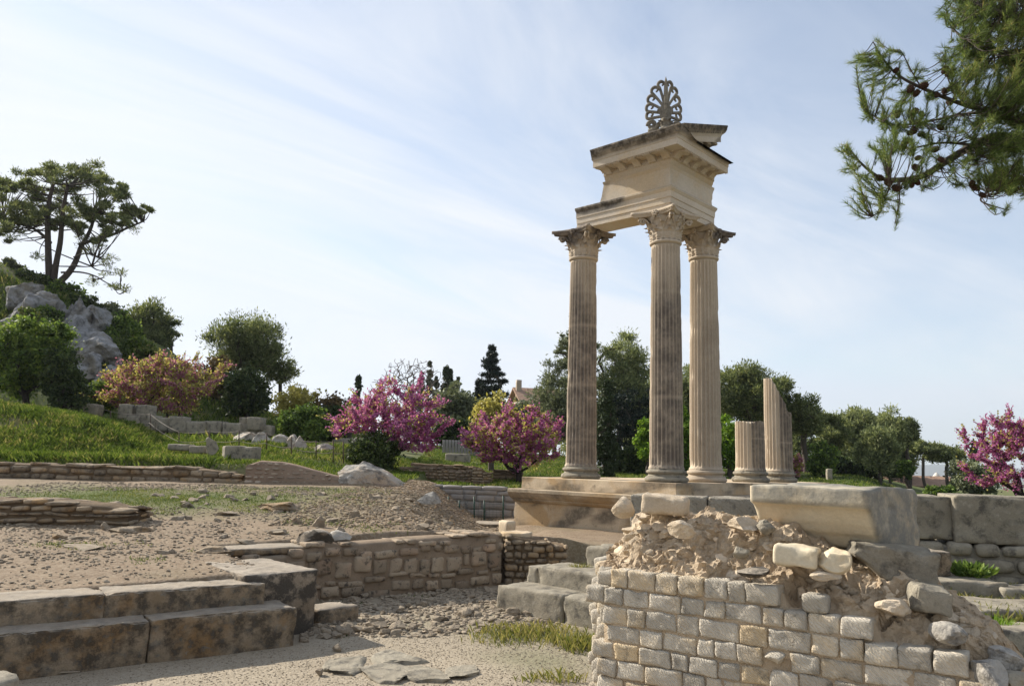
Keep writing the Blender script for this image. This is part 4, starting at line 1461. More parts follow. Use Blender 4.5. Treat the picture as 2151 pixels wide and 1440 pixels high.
ent = thing('entablature', 'L shaped corner of entablature carried by the three columns', 'entablature', TW(0, 0), TA)
ZA, ZF, ZB = cap_top, cap_top + .49, cap_top + .95
arch = densify([(.295, ZA), (.295, ZA + .12), (.312, ZA + .125), (.312, ZA + .25), (.330, ZA + .255), (.330, ZA + .385), (.345, ZA + .40), (.365, ZA + .43), (.375, ZA + .44), (.375, ZA + .475), (.36, ZF), (-.30, ZF), (-.30, ZA)], .06)
V, fs = sweep_corner(arch, 2.17, 1.58, 18, seed=1, ragL=.03, ragR=.06)
z_ = V[:, 2]
pa_ = np.clip(1.1 * sstep(ZA + .24, ZA + .42, z_ + .06 * fbm(V * [3, 3, 9], 3, 14)) * sstep(.5, 1.3, V[:, 1] + .5 * fbm(V * 3, 3, 4)), 0, 1)
pa_ = np.maximum(pa_, .35 * sstep(ZA + .42, ZF, z_))
MB().add(V, fs).build('architrave', M['entab'], ent, smooth=False, attr={'patina': pa_})
fri = densify([(.305, ZF), (.305, ZB - .06), (.32, ZB - .03), (.335, ZB), (-.28, ZB), (-.28, ZF)], .06)
V, fs = sweep_corner(fri, 1.50, 1.50, 18, seed=2, ragL=.16, ragR=.09)
V[:, 1] -= np.where(V[:, 1] > 1.25, sstep(ZF + .15, ZB, V[:, 2]) * .10, 0)
MB().add(V, fs).build('frieze', M['entab'], ent, smooth=False, attr={'patina': np.where(V[:, 1] > 1.3, .4, .04)})
bed = densify([(.33, ZB), (.36, ZB + .04), (.385, ZB + .09), (.41, ZB + .10), (.41, ZB + .235), (-.26, ZB + .235), (-.26, ZB)], .07)
V, fs = sweep_corner(bed, 1.34, 1.40, 16, seed=3, ragL=.04, ragR=.05)
bedm = MB().add(V, fs)
ZC = ZB + .235
cor = densify([(.44, ZC - .03), (.46, ZC), (.70, ZC), (.71, ZC - .02), (.735, ZC - .02), (.74, ZC + .11), (.755, ZC + .12), (.765, ZC + .15), (.77, ZC + .165), (.775, ZC + .18), (.80, ZC + .20), (.845, ZC + .25), (.865, ZC + .30), (.875, ZC + .31), (.875, ZC + .345), (.80, ZC + .36), (-.22, ZC + .36), (-.22, ZC - .03)], .05)
V, fs = sweep_corner(cor, 1.40, 1.42, 22, seed=5, ragL=.08, ragR=.06)
pc = np.clip(sstep(ZC + .10, ZC + .25, V[:, 2] + .12 * fbm(V * [2, 2, 5], 4, 9)) * 1.0 + .35 * sstep(.2, .5, fbm(V * np.array([1.2, 1.2, 6]), 4, 19)) * sstep(ZC + .05, ZC + .2, V[:, 2]), 0, 1)
# front arm carries no gutter: its crown is cut low
low = (V[:, 0] > -.6) & (V[:, 1] < -.3)
V[low, 2] = np.minimum(V[low, 2], ZC + .19 + .16 * sstep(-.2, -.72, V[low, 0]))
MB().add(V, fs).build('cornice', M['entab'], ent, smooth=False, attr={'patina': pc})


def modillion():
    mb = MB()
    pr = [(0, .0), (.30, .0), (.315, -.03), (.30, -.055), (.26, -.06), (.20, -.05), (.14, -.06), (.08, -.10), (.05, -.135), (0, -.14)]
    pr = np.array(densify(pr, .03))
    for w_, sc_ in ((.085, 1.0),):
        V = np.concatenate([np.stack([pr[:, 0], np.full(len(pr), y_), pr[:, 1]], 1) for y_ in (-w_, -w_ * .5, 0, w_ * .5, w_)])
        k = len(pr)
        V[:, 2] += np.where(np.abs(np.tile(np.arange(5)[:, None], (1, k)).ravel() - 2) == 1, .012, 0) * (V[:, 2] < -.01)
        idx = np.arange(5 * k).reshape(5, k); nx = np.roll(idx, -1, 1)
        mb.add(V, [np.stack([idx[:-1], nx[:-1], nx[1:], idx[1:]], -1).reshape(-1, 4)[:, ::-1], np.array([idx[0]]), np.array([idx[-1][::-1]])])
    return mb


mod = modillion()
first = None
spots = [(-.40, y, math.pi) for y in (1.18, .80, .42, .04, -.30)] + [(x, -.40, -math.pi / 2) for x in (-.30, .05, .42, .80, 1.17)]
for (x, y, a) in spots:
    if first is None:
        first = o = mod.build('modillion', M['entab'], ent, smooth=False, attr={'patina': np.full(mod.n, .12)})
    else:
        o = first.copy(); COL.objects.link(o); o.parent = ent
    o.location = (x, y, ZC - .004); o.rotation_euler = (0, 0, a)
Vk, qk = lattice(3, 3, 3); Vs = Vk / np.linalg.norm(Vk, axis=1, keepdims=True)
for arm in (0, 1):
    for t in np.arange(-.12, 1.2, .378):
        rs_ = MB()
        for j in range(7):
            a = j * math.pi / 3; r_ = .04 if j < 6 else 0
            rs_.add(Vs * [.034, .034, .018] + [r_ * math.cos(a), r_ * math.sin(a), 0], qk)
        o = rs_.build('rosette', M['entab'], ent); o.location = (-.58, t + .02, ZC - .008) if arm == 0 else (t + .02, -.58, ZC - .008)
    for t in np.arange(-.4, 1.36, .045):
        c_ = np.array([-.715, t, ZC - .03]) if arm == 0 else np.array([t, -.715, ZC - .03])
        bedm.add(Vs * [.014, .014, .02] + c_, qk)
        c_ = np.array([-.425, t, ZC - .055]) if arm == 0 else np.array([t, -.425, ZC - .055])
        bedm.add(Vs * [.018, .018, .024] + c_, qk)
bedm.build('bed_mould', M['entab'], ent, smooth=False, attr={'patina': np.full(bedm.n, .1)})
# raking cornice rising along the front from the corner
rk = [(.40, -.12), (.46, -.10), (.70, -.10), (.735, -.12), (.74, .0), (.765, .04), (.775, .06), (.80, .09), (.845, .14), (.865, .19), (.875, .20), (.875, .235), (.5, .24), (-.1, .22), (-.1, -.12)]
rk = np.array(densify(rk, .05)); sl = math.tan(math.radians(17.5))
ns_ = 22; st = []
for i in range(ns_ + 1):
    x = -.70 + (1.20 + .70) * i / ns_
    xx = np.full(len(rk), x)
    if i == ns_:
        xx = x - .35 * sstep(.1, -.12, rk[:, 1]) + fbm(np.stack([rk[:, 0] * 8, rk[:, 1] * 8, rk[:, 0] * 0], 1), 3, 8) * .06
    st.append(np.stack([xx, -rk[:, 0], ZC + .11 + rk[:, 1] + (xx + .86) * sl], 1))
V = np.concatenate(st); V[:, 2] = np.maximum(V[:, 2], ZC + .05)
k = len(rk); idx = np.arange((ns_ + 1) * k).reshape(ns_ + 1, k); nx = np.roll(idx, -1, 1)
rp = np.clip(np.tile(sstep(.02, .14, rk[:, 1]) * 1., ns_ + 1) + .12, 0, 1)
rc = MB().add(V, [np.stack([idx[:-1], nx[:-1], nx[1:], idx[1:]], -1).reshape(-1, 4), np.array([idx[0][::-1]]), np.array([idx[-1]])]).build('raking_cornice', M['entab'], ent, smooth=False, attr={'patina': rp})
la = MB()
lv, lq_ = leaf_geo(.15, .05, 0, .03, 0, .05, 5, 7)
for i, x in enumerate(np.arange(-.80, 1.15, .098)):
    P = lv.copy() if i % 2 == 0 else lv * [1, .6, .9]
    P = rotz(P, -math.pi / 2) + [x, -.772, ZC + .11 + .07 + (x + .86) * sl]
    la.add(P, lq_); la.add(P + [0, .01, 0], lq_[:, ::-1])
la.build('acanthus_gutter', M['grey_carved'], rc)
mo = MB()
for x in (.28, .62, .92):
    Vm = np.concatenate(mod.v) * [1, 1, 1]
    Vm = rotz(Vm, -math.pi / 2) + [x, -.40, ZC + .11 - .10 + (x + .86) * sl]
    mo.add(Vm, [f_ for f_ in mod.f])
mo.build('modillion', M['entab'], rc, smooth=False, attr={'patina': np.full(mo.n, .3)})

# ---- palmette acroterion standing on the corner
acr = thing('acroterion', 'palmette acroterion of curling stone ribs standing on the corner of the entablature', 'acroterion', TW(-.68, -.44, ZC + .35), TA)
acr.scale = (.92, .92, .97)


def fold(P, sd):
    """(u outward from the spine, w depth, z) -> local; left half runs along the flank, right half along the front."""
    ang = math.radians(90 + 14) if sd < 0 else math.radians(-14)
    dx, dy = math.cos(ang), math.sin(ang)
    nx_, ny_ = (-dy, dx) if sd < 0 else (dy, -dx)
    return np.stack([P[:, 0] * dx + P[:, 1] * nx_, P[:, 0] * dy + P[:, 1] * ny_, P[:, 2]], 1)


loops = [(.146, 1.02, .072), (.325, .915, .082), (.43, .745, .086), (.475, .565, .086), (.475, .40, .082)]
for sd in (-1, 1):
    for i, (lu, lz, hk) in enumerate(loops):
        lz = lz * 1.05; c_ = np.array([lu * .80, lz]); lu = lu * .80
        bu, bz = .05 + .012 * i, .62 - .075 * i
        stem = [(.03, bz - .22), (bu, bz), ((bu + lu + hk * .3) / 2, (bz + lz - hk) / 2 + .015)]
        hook = [c_ + hk * k_ * np.array([math.cos(a_), math.sin(a_)]) for a_, k_ in zip(np.radians([-62, -15, 35, 85, 135, 185, 235]), (1, 1, 1, 1, .95, .8, .5))]
        P2 = np.array(stem + hook)
        P3 = smooth_path(np.stack([P2[:, 0], np.zeros(len(P2)), P2[:, 1]], 1), 36)
        V, fs = tube(fold(P3, sd), np.concatenate([np.linspace(.03, .038, 24), np.linspace(.038, .018, 12)]), 7)
        MB().add(V, fs).build('rib', M['grey_carved'], acr)
    sp = spiral(.105, 2.0, 40, .012)
    P3 = np.stack([.34 + sp[:, 0], np.full(40, .0), .19 + sp[:, 1]], 1)
    V, fs = tube(fold(P3, sd), np.linspace(.04, .018, 40), 6)
    vb = MB().add(V, fs)
    P3 = smooth_path(np.array([[.02, 0, .30], [.16, 0, .18], [.24, 0, .09], [.34, 0, .08]]), 14)
    V, fs = tube(fold(P3, sd), np.linspace(.05, .05, 14), 6); vb.add(V, fs)
    p, q = block_geo((.16, .09, .10), .04, .02, .006, 8, .02, 5, 8)
    vb.add(fold(p + [.34, 0, .05], sd), q)
    vb.build('base_volute', M['grey_carved'], acr)
P3 = np.array([[0, 0, .1], [0, 0, .4], [0, 0, .7], [0, 0, 1.0], [0, 0, 1.14], [0, 0, 1.23]])
V, fs = tube(P3, [.07, .06, .06, .045, .03, .004], 8); MB().add(V, fs).build('central_lance', M['grey_carved'], acr)
sm = MB()
for sd in (-1, 1):
    for i in range(4):
        P3 = smooth_path(np.stack([np.array([.02, .035, .05, .06]) * (1 + i * .75), np.full(4, .02), np.array([.2, .38, .52, .64 - .07 * i])], 1), 12)
        V, fs = tube(fold(P3, sd), np.linspace(.036, .02, 12), 6); sm.add(V, fs)
sm.build('rib_sheaf', M['grey_carved'], acr)
cx_ = MB()
for k in range(9):
    lv2, lq2 = leaf_geo(.24, .075, 0, .07, .09, .13, 7, 9)
    cx_.add(rotz(lv2, k * math.pi * 2 / 9), lq2)
V, fs = lathe([(.17, -.03), (.18, .0), (.15, .04), (.10, .1), (.09, .2), (.12, .26), (.06, .28)], 24); cx_.add(V, fs)
cx_.build('leaf_calyx', M['grey_carved'], acr)

# ---- podium
pod = thing('temple_podium', 'stained stone podium carrying the temple columns', 'podium', TW(0, 0), TA)


def flank_sweep(prof, tl, tr, seed, rough=.003, ragL=0., nseg=22):
    return sweep_corner(densify(prof, .06), tl, tr, nseg, seed=seed, rough=rough, ragL=ragL)


ctr_d = -3.2
V, fs = flank_sweep([(.55, -.255), (.55, -.01), (.53, 0), (ctr_d, 0), (ctr_d, -.255)], 3.46, 7.2, 11, .004, .02)
MB().add(V, fs).build('stylobate', M['podium'], pod, smooth=False, attr={'patina': .8 * sstep(-.05, .25, fbm(V * [1.5, 1.5, 4], 4, 3))})
V, fs = flank_sweep([(.86, -.26), (.88, -.27), (.88, -.335), (.86, -.345), (.82, -.40), (.77, -.45), (.74, -.47), (.72, -.475), (.72, -.50), (.67, -.54), (.62, -.56), (.3, -.56), (.3, -.26)], 3.60, 7.2, 12, .006, .05)
MB().add(V, fs).build('cornice', M['podium'], pod, smooth=False, attr={'patina': np.clip(.45 + .8 * fbm(V * 2, 3, 5), 0, .9)})
V, fs = flank_sweep([(.60, -1.9), (.60, -.55), (ctr_d, -.55), (ctr_d, -1.9)], 3.62, 7.2, 13, .006, .12)
MB().add(V, fs).build('dado', M['podium'], pod, smooth=False, attr={'patina': .85 * sstep(-.05, .25, fbm(V @ np.array([[1, 0, .3], [0, 1, .5], [.2, .2, 1.]]) * [1.2, 1.2, 2.6], 5, 6))})

# ================================================================== VEGETATION
def norm(a):
    return a / np.maximum(np.linalg.norm(a, axis=-1, keepdims=True), 1e-9)


def leaf_cards(mb, C, A, L, W, g, tri=False):
    """Small leaf shaped quads (or needle triangles) at C along A."""
    n = len(C)
    if n == 0:
        return
    A = norm(A)
    B = norm(np.cross(A, g.normal(size=(n, 3))))
    L = np.broadcast_to(L, (n,))[:, None]; W = np.broadcast_to(W, (n,))[:, None]
    if tri:
        V = np.stack([C - B * W / 2, C + B * W / 2, C + A * L], 1)
        mb.add(V.reshape(-1, 3), np.arange(n * 3).reshape(n, 3))
    else:
        V = np.stack([C - A * L / 2, C + B * W / 2, C + A * L / 2, C - B * W / 2], 1)
        mb.add(V.reshape(-1, 3), np.arange(n * 4).reshape(n, 4))


def grow(trunk, targets, g, mid=True, wob=.12):
    """Join every target to the nearest point of the growing tree. Returns nodes, parents."""
    nodes = [np.array(p, float) for p in trunk]
    par = [-1] + list(range(len(trunk) - 1))
    root = nodes[0]
    order = np.argsort(np.linalg.norm(targets - root, axis=1) + g.uniform(0, .1, len(targets)))
    for i in order:
        t = targets[i]
        N = np.array(nodes)
        d = np.linalg.norm(N - t, axis=1)
        up = np.maximum(0, N[:, 2] - t[2]) * .6
        j = int(np.argmin(d + up + .12 * np.linalg.norm(N - root, axis=1)))
        if mid and d[j] > .25:
            v = t - nodes[j]
            m_ = nodes[j] + v * .5 + g.normal(size=3) * wob * d[j] + np.array([0, 0, -.06 * d[j]])
            nodes.append(m_); par.append(j); j = len(nodes) - 1
        nodes.append(t); par.append(j)
    return np.array(nodes), np.array(par)


def limb_radii(nodes, par, r0, rmin, pw=.5):
    cnt = np.ones(len(nodes))
    for i in range(len(nodes) - 1, 0, -1):
        if par[i] >= 0:
            cnt[par[i]] += cnt[i]
    # parents always precede children
    return np.maximum(rmin, r0 * (cnt / cnt.max()) ** pw)


def limbs(mb, nodes, par, rad, sides=5):
    e = np.where(par >= 0)[0]
    a, b = nodes[par[e]], nodes[e]
    t = norm(b - a)
    ref = np.where(np.abs(t[:, 2:3]) < .9, np.array([[0, 0, 1.]]), np.array([[1., 0, 0]]))
    u = norm(np.cross(t, ref)); w = np.cross(t, u)
    an = np.linspace(0, 2 * math.pi, sides, endpoint=False)
    ring = u[:, None] * np.cos(an)[None, :, None] + w[:, None] * np.sin(an)[None, :, None]
    ra = np.minimum(rad[par[e]], rad[e] * 1.5)
    V = np.concatenate([a[:, None] + ring * ra[:, None, None], b[:, None] + ring * rad[e][:, None, None]], 1)
    n = len(e)
    k = np.arange(sides); k2 = (k + 1) % sides
    base = (np.arange(n) * 2 * sides)[:, None]
    q = np.stack([base + k, base + k2, base + sides + k2, base + sides + k], -1).reshape(-1, 4)
    mb.add(V.reshape(-1, 3), q)


def in_ball(g, n, shell=.5):
    d = norm(g.normal(size=(n, 3)))
    return d * (g.uniform(0, 1, (n, 1)) ** shell)


def crown_clumps(g, c, rad, n, seed, lump=.35, floor=-.8):
    lump = lump * 1.5
    """Clump centres filling an uneven ellipsoid crown."""
    P = in_ball(g, n * 3, .42)
    s = 1 + lump * fbm(norm(P) * 2.3 + seed, 3, seed)
    P = P * s[:, None]
    P = P[P[:, 2] > floor][:n]
    return np.array(c) + P * np.array(rad)


def leafy(mb, cl, r, per, L, W, g, kind='leaf', flat=.75):
    """Leaves round clump centres cl with clump radius r."""
    n = len(cl)
    off = in_ball(g, n * per, .4)
    C = np.repeat(cl, per, 0) + off * np.array([1, 1, flat]) * (np.repeat(np.broadcast_to(r, (n,)), per)[:, None])
    if kind == 'needle':
        A = off + np.array([0, 0, .45]) + g.normal(size=off.shape) * .45
    else:
        A = g.normal(size=off.shape) + off * .4
    k = g.uniform(.5, 1.5, len(C))
    leaf_cards(mb, C, A, L * k, W * k, g, False)


def ground_at(px, Y):
    """A foot on the ground at image column px and depth Y."""
    z = 1.0
    for _ in range(4):
        d = ray(px, 900); x = d[0] / d[1] * Y
        z = Hs(x, Y)
    return np.array([x, Y, z])


TALLY = []


def tree(name, label, cat, px, Y, top, bot, w, leaf, bark='bark', kind='leaf', n=60, per=70, seed=1, group=None, cx=None, depth=None, r0=.12, lump=.35, clr=None, lsz=1., trunk_h=None, floor=-.8, base=None, sink=.1, shape=None, flat=.75, stems=1, sides=5):
    """A tree or shrub: px foot column, crown between image rows top..bot and width w (image px) at depth Y."""
    g = np.random.default_rng(seed + 70)
    s = Y / F
    b = ground_at(px, Y) if base is None else np.array(base, float)
    c = ad(cx if cx is not None else px, (top + bot) / 2, Y)
    rad = np.array([w / 2 * s, (depth or w) / 2 * s, (bot - top) / 2 * s])
    rc = (clr or .33) * min(rad[0], rad[2] * 1.2)
    inner = np.maximum(rad - rc * .3, rad * .5)
    if shape is None:
        cl = crown_clumps(g, c, inner, n, seed, lump, floor)
    else:
        cl = shape(g, c, inner, n)
    root = thing(name, label, cat, b, 0, group)
    if b[2] > c[2] - rad[2] * .9:
        b2 = b.copy()
    tr = [b - [0, 0, .3]]
    th = trunk_h if trunk_h is not None else max(.25, (c[2] - b[2]) * .55)
    for t in (.35, .7, 1.):
        tr.append(b + (np.array([c[0], c[1], b[2] + th]) - b) * [t, t, t] + g.normal(size=3) * [.04, .04, 0] * th)
    pick = cl[g.permutation(len(cl))[:min(len(cl), 70)]]
    nodes, par = grow(tr, pick, g)
    mb = MB()
    limbs(mb, nodes - b, par, limb_radii(nodes, par, r0, .012 * Y / 40 + .004), sides)
    mb.build('trunk', M[bark], root)
    mc = MB()
    L = max(.05, .0042 * Y) * lsz
    W = L * (.28 if kind == 'needle' else .55)
    leafy(mc, cl - b, rc * g.uniform(.35, 1.25, len(cl)), int(per * 1.2), L, W, g, kind, flat)
    leafy(mc, cl - b, rc * 1.35, int(per * .3), L, W, g, kind, .9)
    mc.build('crown', M[leaf], root, smooth=False)
    return root


def cone_shape(p=1.0):
    def f(g, c, rad, n):
        t = g.uniform(0, 1, n) ** 1.3
        a = g.uniform(0, 2 * math.pi, n); r = np.sqrt(g.uniform(.15, 1, n)) * (1 - t) ** p
        return np.stack([c[0] + rad[0] * r * np.cos(a), c[1] + rad[1] * r * np.sin(a), c[2] - rad[2] + 2 * rad[2] * t], 1)
    return f


def col_shape(g, c, rad, n):
    t = g.uniform(0, 1, n)
    a = g.uniform(0, 2 * math.pi, n)
    r = np.sin(np.clip(t * .95 + .12, 0, 1) * math.pi) ** .55 * np.sqrt(g.uniform(.2, 1, n))
    return np.stack([c[0] + rad[0] * r * np.cos(a), c[1] + rad[1] * r * np.sin(a), c[2] - rad[2] + 2 * rad[2] * t], 1)


def tier_shape(g, c, rad, n):
    k = 9
    lev = g.integers(0, k, n)
    t = (lev + g.uniform(-.12, .12, n)) / (k - 1)
    a = g.uniform(0, 2 * math.pi, n); rr = np.sqrt(g.uniform(.05, 1, n))
    wid = (1 - t) ** .85 * (.8 + .35 * np.sin(lev * 2.4 + a * 2)) + .03
    r = rr * wid
    return np.stack([c[0] + rad[0] * r * np.cos(a), c[1] + rad[1] * r * np.sin(a), c[2] - rad[2] + 2 * rad[2] * t + .10 * rad[2] * rr * (1 - t)], 1)


# ---- the big many-stemmed pine on the hill
YP = 45.0
g = np.random.default_rng(3)
pb = ad(108, 592, YP)
cl = []; cr = []
for (x, y, r) in [(12, 385, 26), (30, 425, 32), (-20, 410, 30), (62, 430, 28), (84, 368, 26), (108, 362, 26), (74, 395, 30), (150, 357, 30), (188, 364, 28), (132, 392, 34), (180, 398, 36), (222, 386, 26), (256, 394, 18), (108, 428, 32),
                  (160, 436, 30), (212, 420, 30), (250, 412, 22), (62, 462, 26), (18, 462, 30), (-22, 458, 28), (5, 488, 20), (200, 450, 28), (240, 456, 24), (276, 446, 22), (300, 441, 16), (232, 476, 20), (168, 478, 22), (118, 470, 16), (262, 466, 18),
                  (-60, 400, 30), (-70, 440, 28), (40, 395, 20), (206, 500, 14), (140, 455, 24), (90, 450, 22)]:
    for k in range(7):
        cl.append(ad(x + g.normal() * r * .45, y + g.normal() * r * .36, YP + g.normal() * 1.6)); cr.append(r * g.uniform(.28, .5) * YP / F)
sp = []
for (x, y, r) in [(188, 530, 18), (214, 545, 16), (240, 540, 14), (168, 512, 16), (228, 572, 9), (258, 572, 9), (238, 598, 9), (262, 604, 7), (205, 515, 16), (40, 490, 16), (236, 480, 16), (80, 540, 7), (196, 590, 7), (282, 480, 8), (22, 500, 8)]:
    for k in range(2):
        sp.append(ad(x + g.normal() * r * .4, y + g.normal() * r * .3, YP + g.normal() * 1.0)); 
cl = np.array(cl); sp = np.array(sp); cr = np.array(cr)
big = thing('pine_tree', 'big spreading pine with several leaning trunks on top of the rocky hill', 'pine tree', pb)
tm = MB()
stems = [[(104, 600), (105, 545), (107, 500), (110, 465), (116, 430), (128, 395)], [(112, 600), (122, 560), (136, 515), (144, 480), (152, 450), (166, 405)], [(116, 600), (140, 575), (155, 548), (165, 515), (172, 500), (182, 475), (190, 440)],
         [(165, 515), (190, 502), (222, 490), (250, 474), (285, 455)], [(106, 510), (85, 492), (60, 475), (20, 460), (-20, 445)], [(128, 572), (160, 569), (190, 575), (215, 590), (248, 604)], [(150, 556), (185, 565), (215, 570)], [(155, 540), (185, 535), (215, 545)]]
r_s = [(.21, .10), (.19, .09), (.20, .08), (.12, .05), (.11, .04), (.06, .02), (.05, .02), (.05, .02)]
allp = []
for pts, (ra, rb) in zip(stems, r_s):
    P = smooth_path(np.array([ad(x, y, YP) for x, y in pts]), 16); P[:, 1] += np.linspace(0, g.normal() * .8, 16)
    V, fs = tube(P - pb, np.linspace(ra, rb, 16), 7); tm.add(V, fs)
    allp += list(P[6:])
allp = np.array(allp)
tg = np.concatenate([cl, sp])
en, ep = [], []
for t in tg:
    j = int(np.argmin(np.linalg.norm(allp - t, axis=1) + np.maximum(0, allp[:, 2] - t[2]) * .7))
    P = smooth_path(np.array([allp[j], (allp[j] + t) / 2 + [0, 0, -.12] + g.normal(size=3) * .1, t]), 6)
    V, fs = tube(P - pb, np.linspace(.045, .012, 6), 4, False); tm.add(V, fs)
tm.build('trunk', M['bark'], big)
mc = MB()
leafy(mc, cl - pb, cr * 1.2, 190, .21, .045, g, 'needle', .6)
leafy(mc, cl - pb, cr * 1.7, 20, .2, .04, g, 'needle', .7)
leafy(mc, sp - pb, .42, 70, .22, .035, g, 'needle', .6)
mc.build('crown', M['pine'], big, smooth=False)

# ---- other trees: left side
tree('pine_tree', 'dark bushy pine on the slope of the hill behind the rocks', 'pine tree', 300, 47, 622, 760, 120, 'pine', kind='needle', n=70, per=150, seed=2, trunk_h=1.5)
tree('pine_tree', 'thin feathery pine leaning right behind the bushy pine of the hill', 'pine tree', 345, 48, 650, 765, 70, 'pine', kind='needle', n=40, per=90, seed=4, trunk_h=1.5, lump=.6)
tree('pine_tree', 'round topped pine standing alone left of the magenta tree', 'pine tree', 540, 45, 658, 800, 172, 'pine', kind='needle', n=110, per=190, seed=5, cx=525, trunk_h=2.0, r0=.2, lump=.3, floor=-.75)
tree('pine_tree', 'low side limb pine with sparse needles under the round topped pine', 'pine tree', 590, 46, 745, 812, 85, 'pine', kind='needle', n=26, per=90, seed=6, lump=.6, trunk_h=1.2)
tree('evergreen_shrub', 'dark rounded evergreen bush below the round topped pine', 'shrub', 518, 39, 768, 880, 104, 'shrub_dark', n=90, per=120, seed=7, lump=.15)
tree('russet_shrub', 'russet leaved shrub between the dark evergreen and the pine', 'shrub', 455, 41, 745, 860, 80, 'brown_leaf', n=50, per=60, seed=8)
tree('green_shrub', 'large light green bush at the left edge of the photo', 'shrub', 60, 29, 655, 850, 210, 'shrub', n=170, per=120, seed=9, lump=.3, depth=150, bark='bark_dark', clr=.2)
tree('green_shrub', 'smaller dark green bush at the foot of the large light green bush', 'shrub', 135, 28, 740, 872, 100, 'shrub_dark', n=80, per=100, seed=10, bark='bark_dark')
tree('green_shrub', 'low green shrub under the left side of the pale redbud', 'shrub', 205, 32, 800, 872, 80, 'shrub', n=50, per=90, seed=11, bark='bark_dark')
for k, (px, Y, t, b, w, lf, lab) in enumerate([(60, 44, 560, 620, 90, 'shrub_dark', 'dark scrub bush left of the big pine trunk'), (130, 44, 588, 650, 80, 'shrub', 'grey green scrub bush at the foot of the big pine'), (180, 43, 615, 670, 80, 'shrub_dark', 'dark scrub bush on the hill crest right of the big pine'),
                                               (225, 44, 635, 690, 70, 'olive', 'pale feathery scrub bush on the hill crest'), (250, 43, 650, 720, 80, 'shrub', 'green scrub bush on the hill next to the bushy pine'), (215, 41, 690, 750, 70, 'shrub', 'low green scrub bush among the rocks of the hill'),
                                               (100, 38, 640, 690, 60, 'shrub', 'small scrub bush between two cliff faces'), (70, 36, 645, 690, 60, 'weed', 'dry yellowish scrub bush among the cliff faces'), (20, 45, 545, 600, 70, 'olive', 'thin pale scrub at the left end of the hill crest'),
                                               (280, 41, 700, 770, 90, 'grass', 'bright grassy scrub on the hill above the pale redbud'), (200, 36, 760, 820, 60, 'shrub_dark', 'dark scrub under the largest rock face')]):
    tree('scrub_bush', lab, 'shrub', px, Y, t, b, w, lf, n=40, per=80, seed=20 + k, bark='bark_dark', sink=.3)


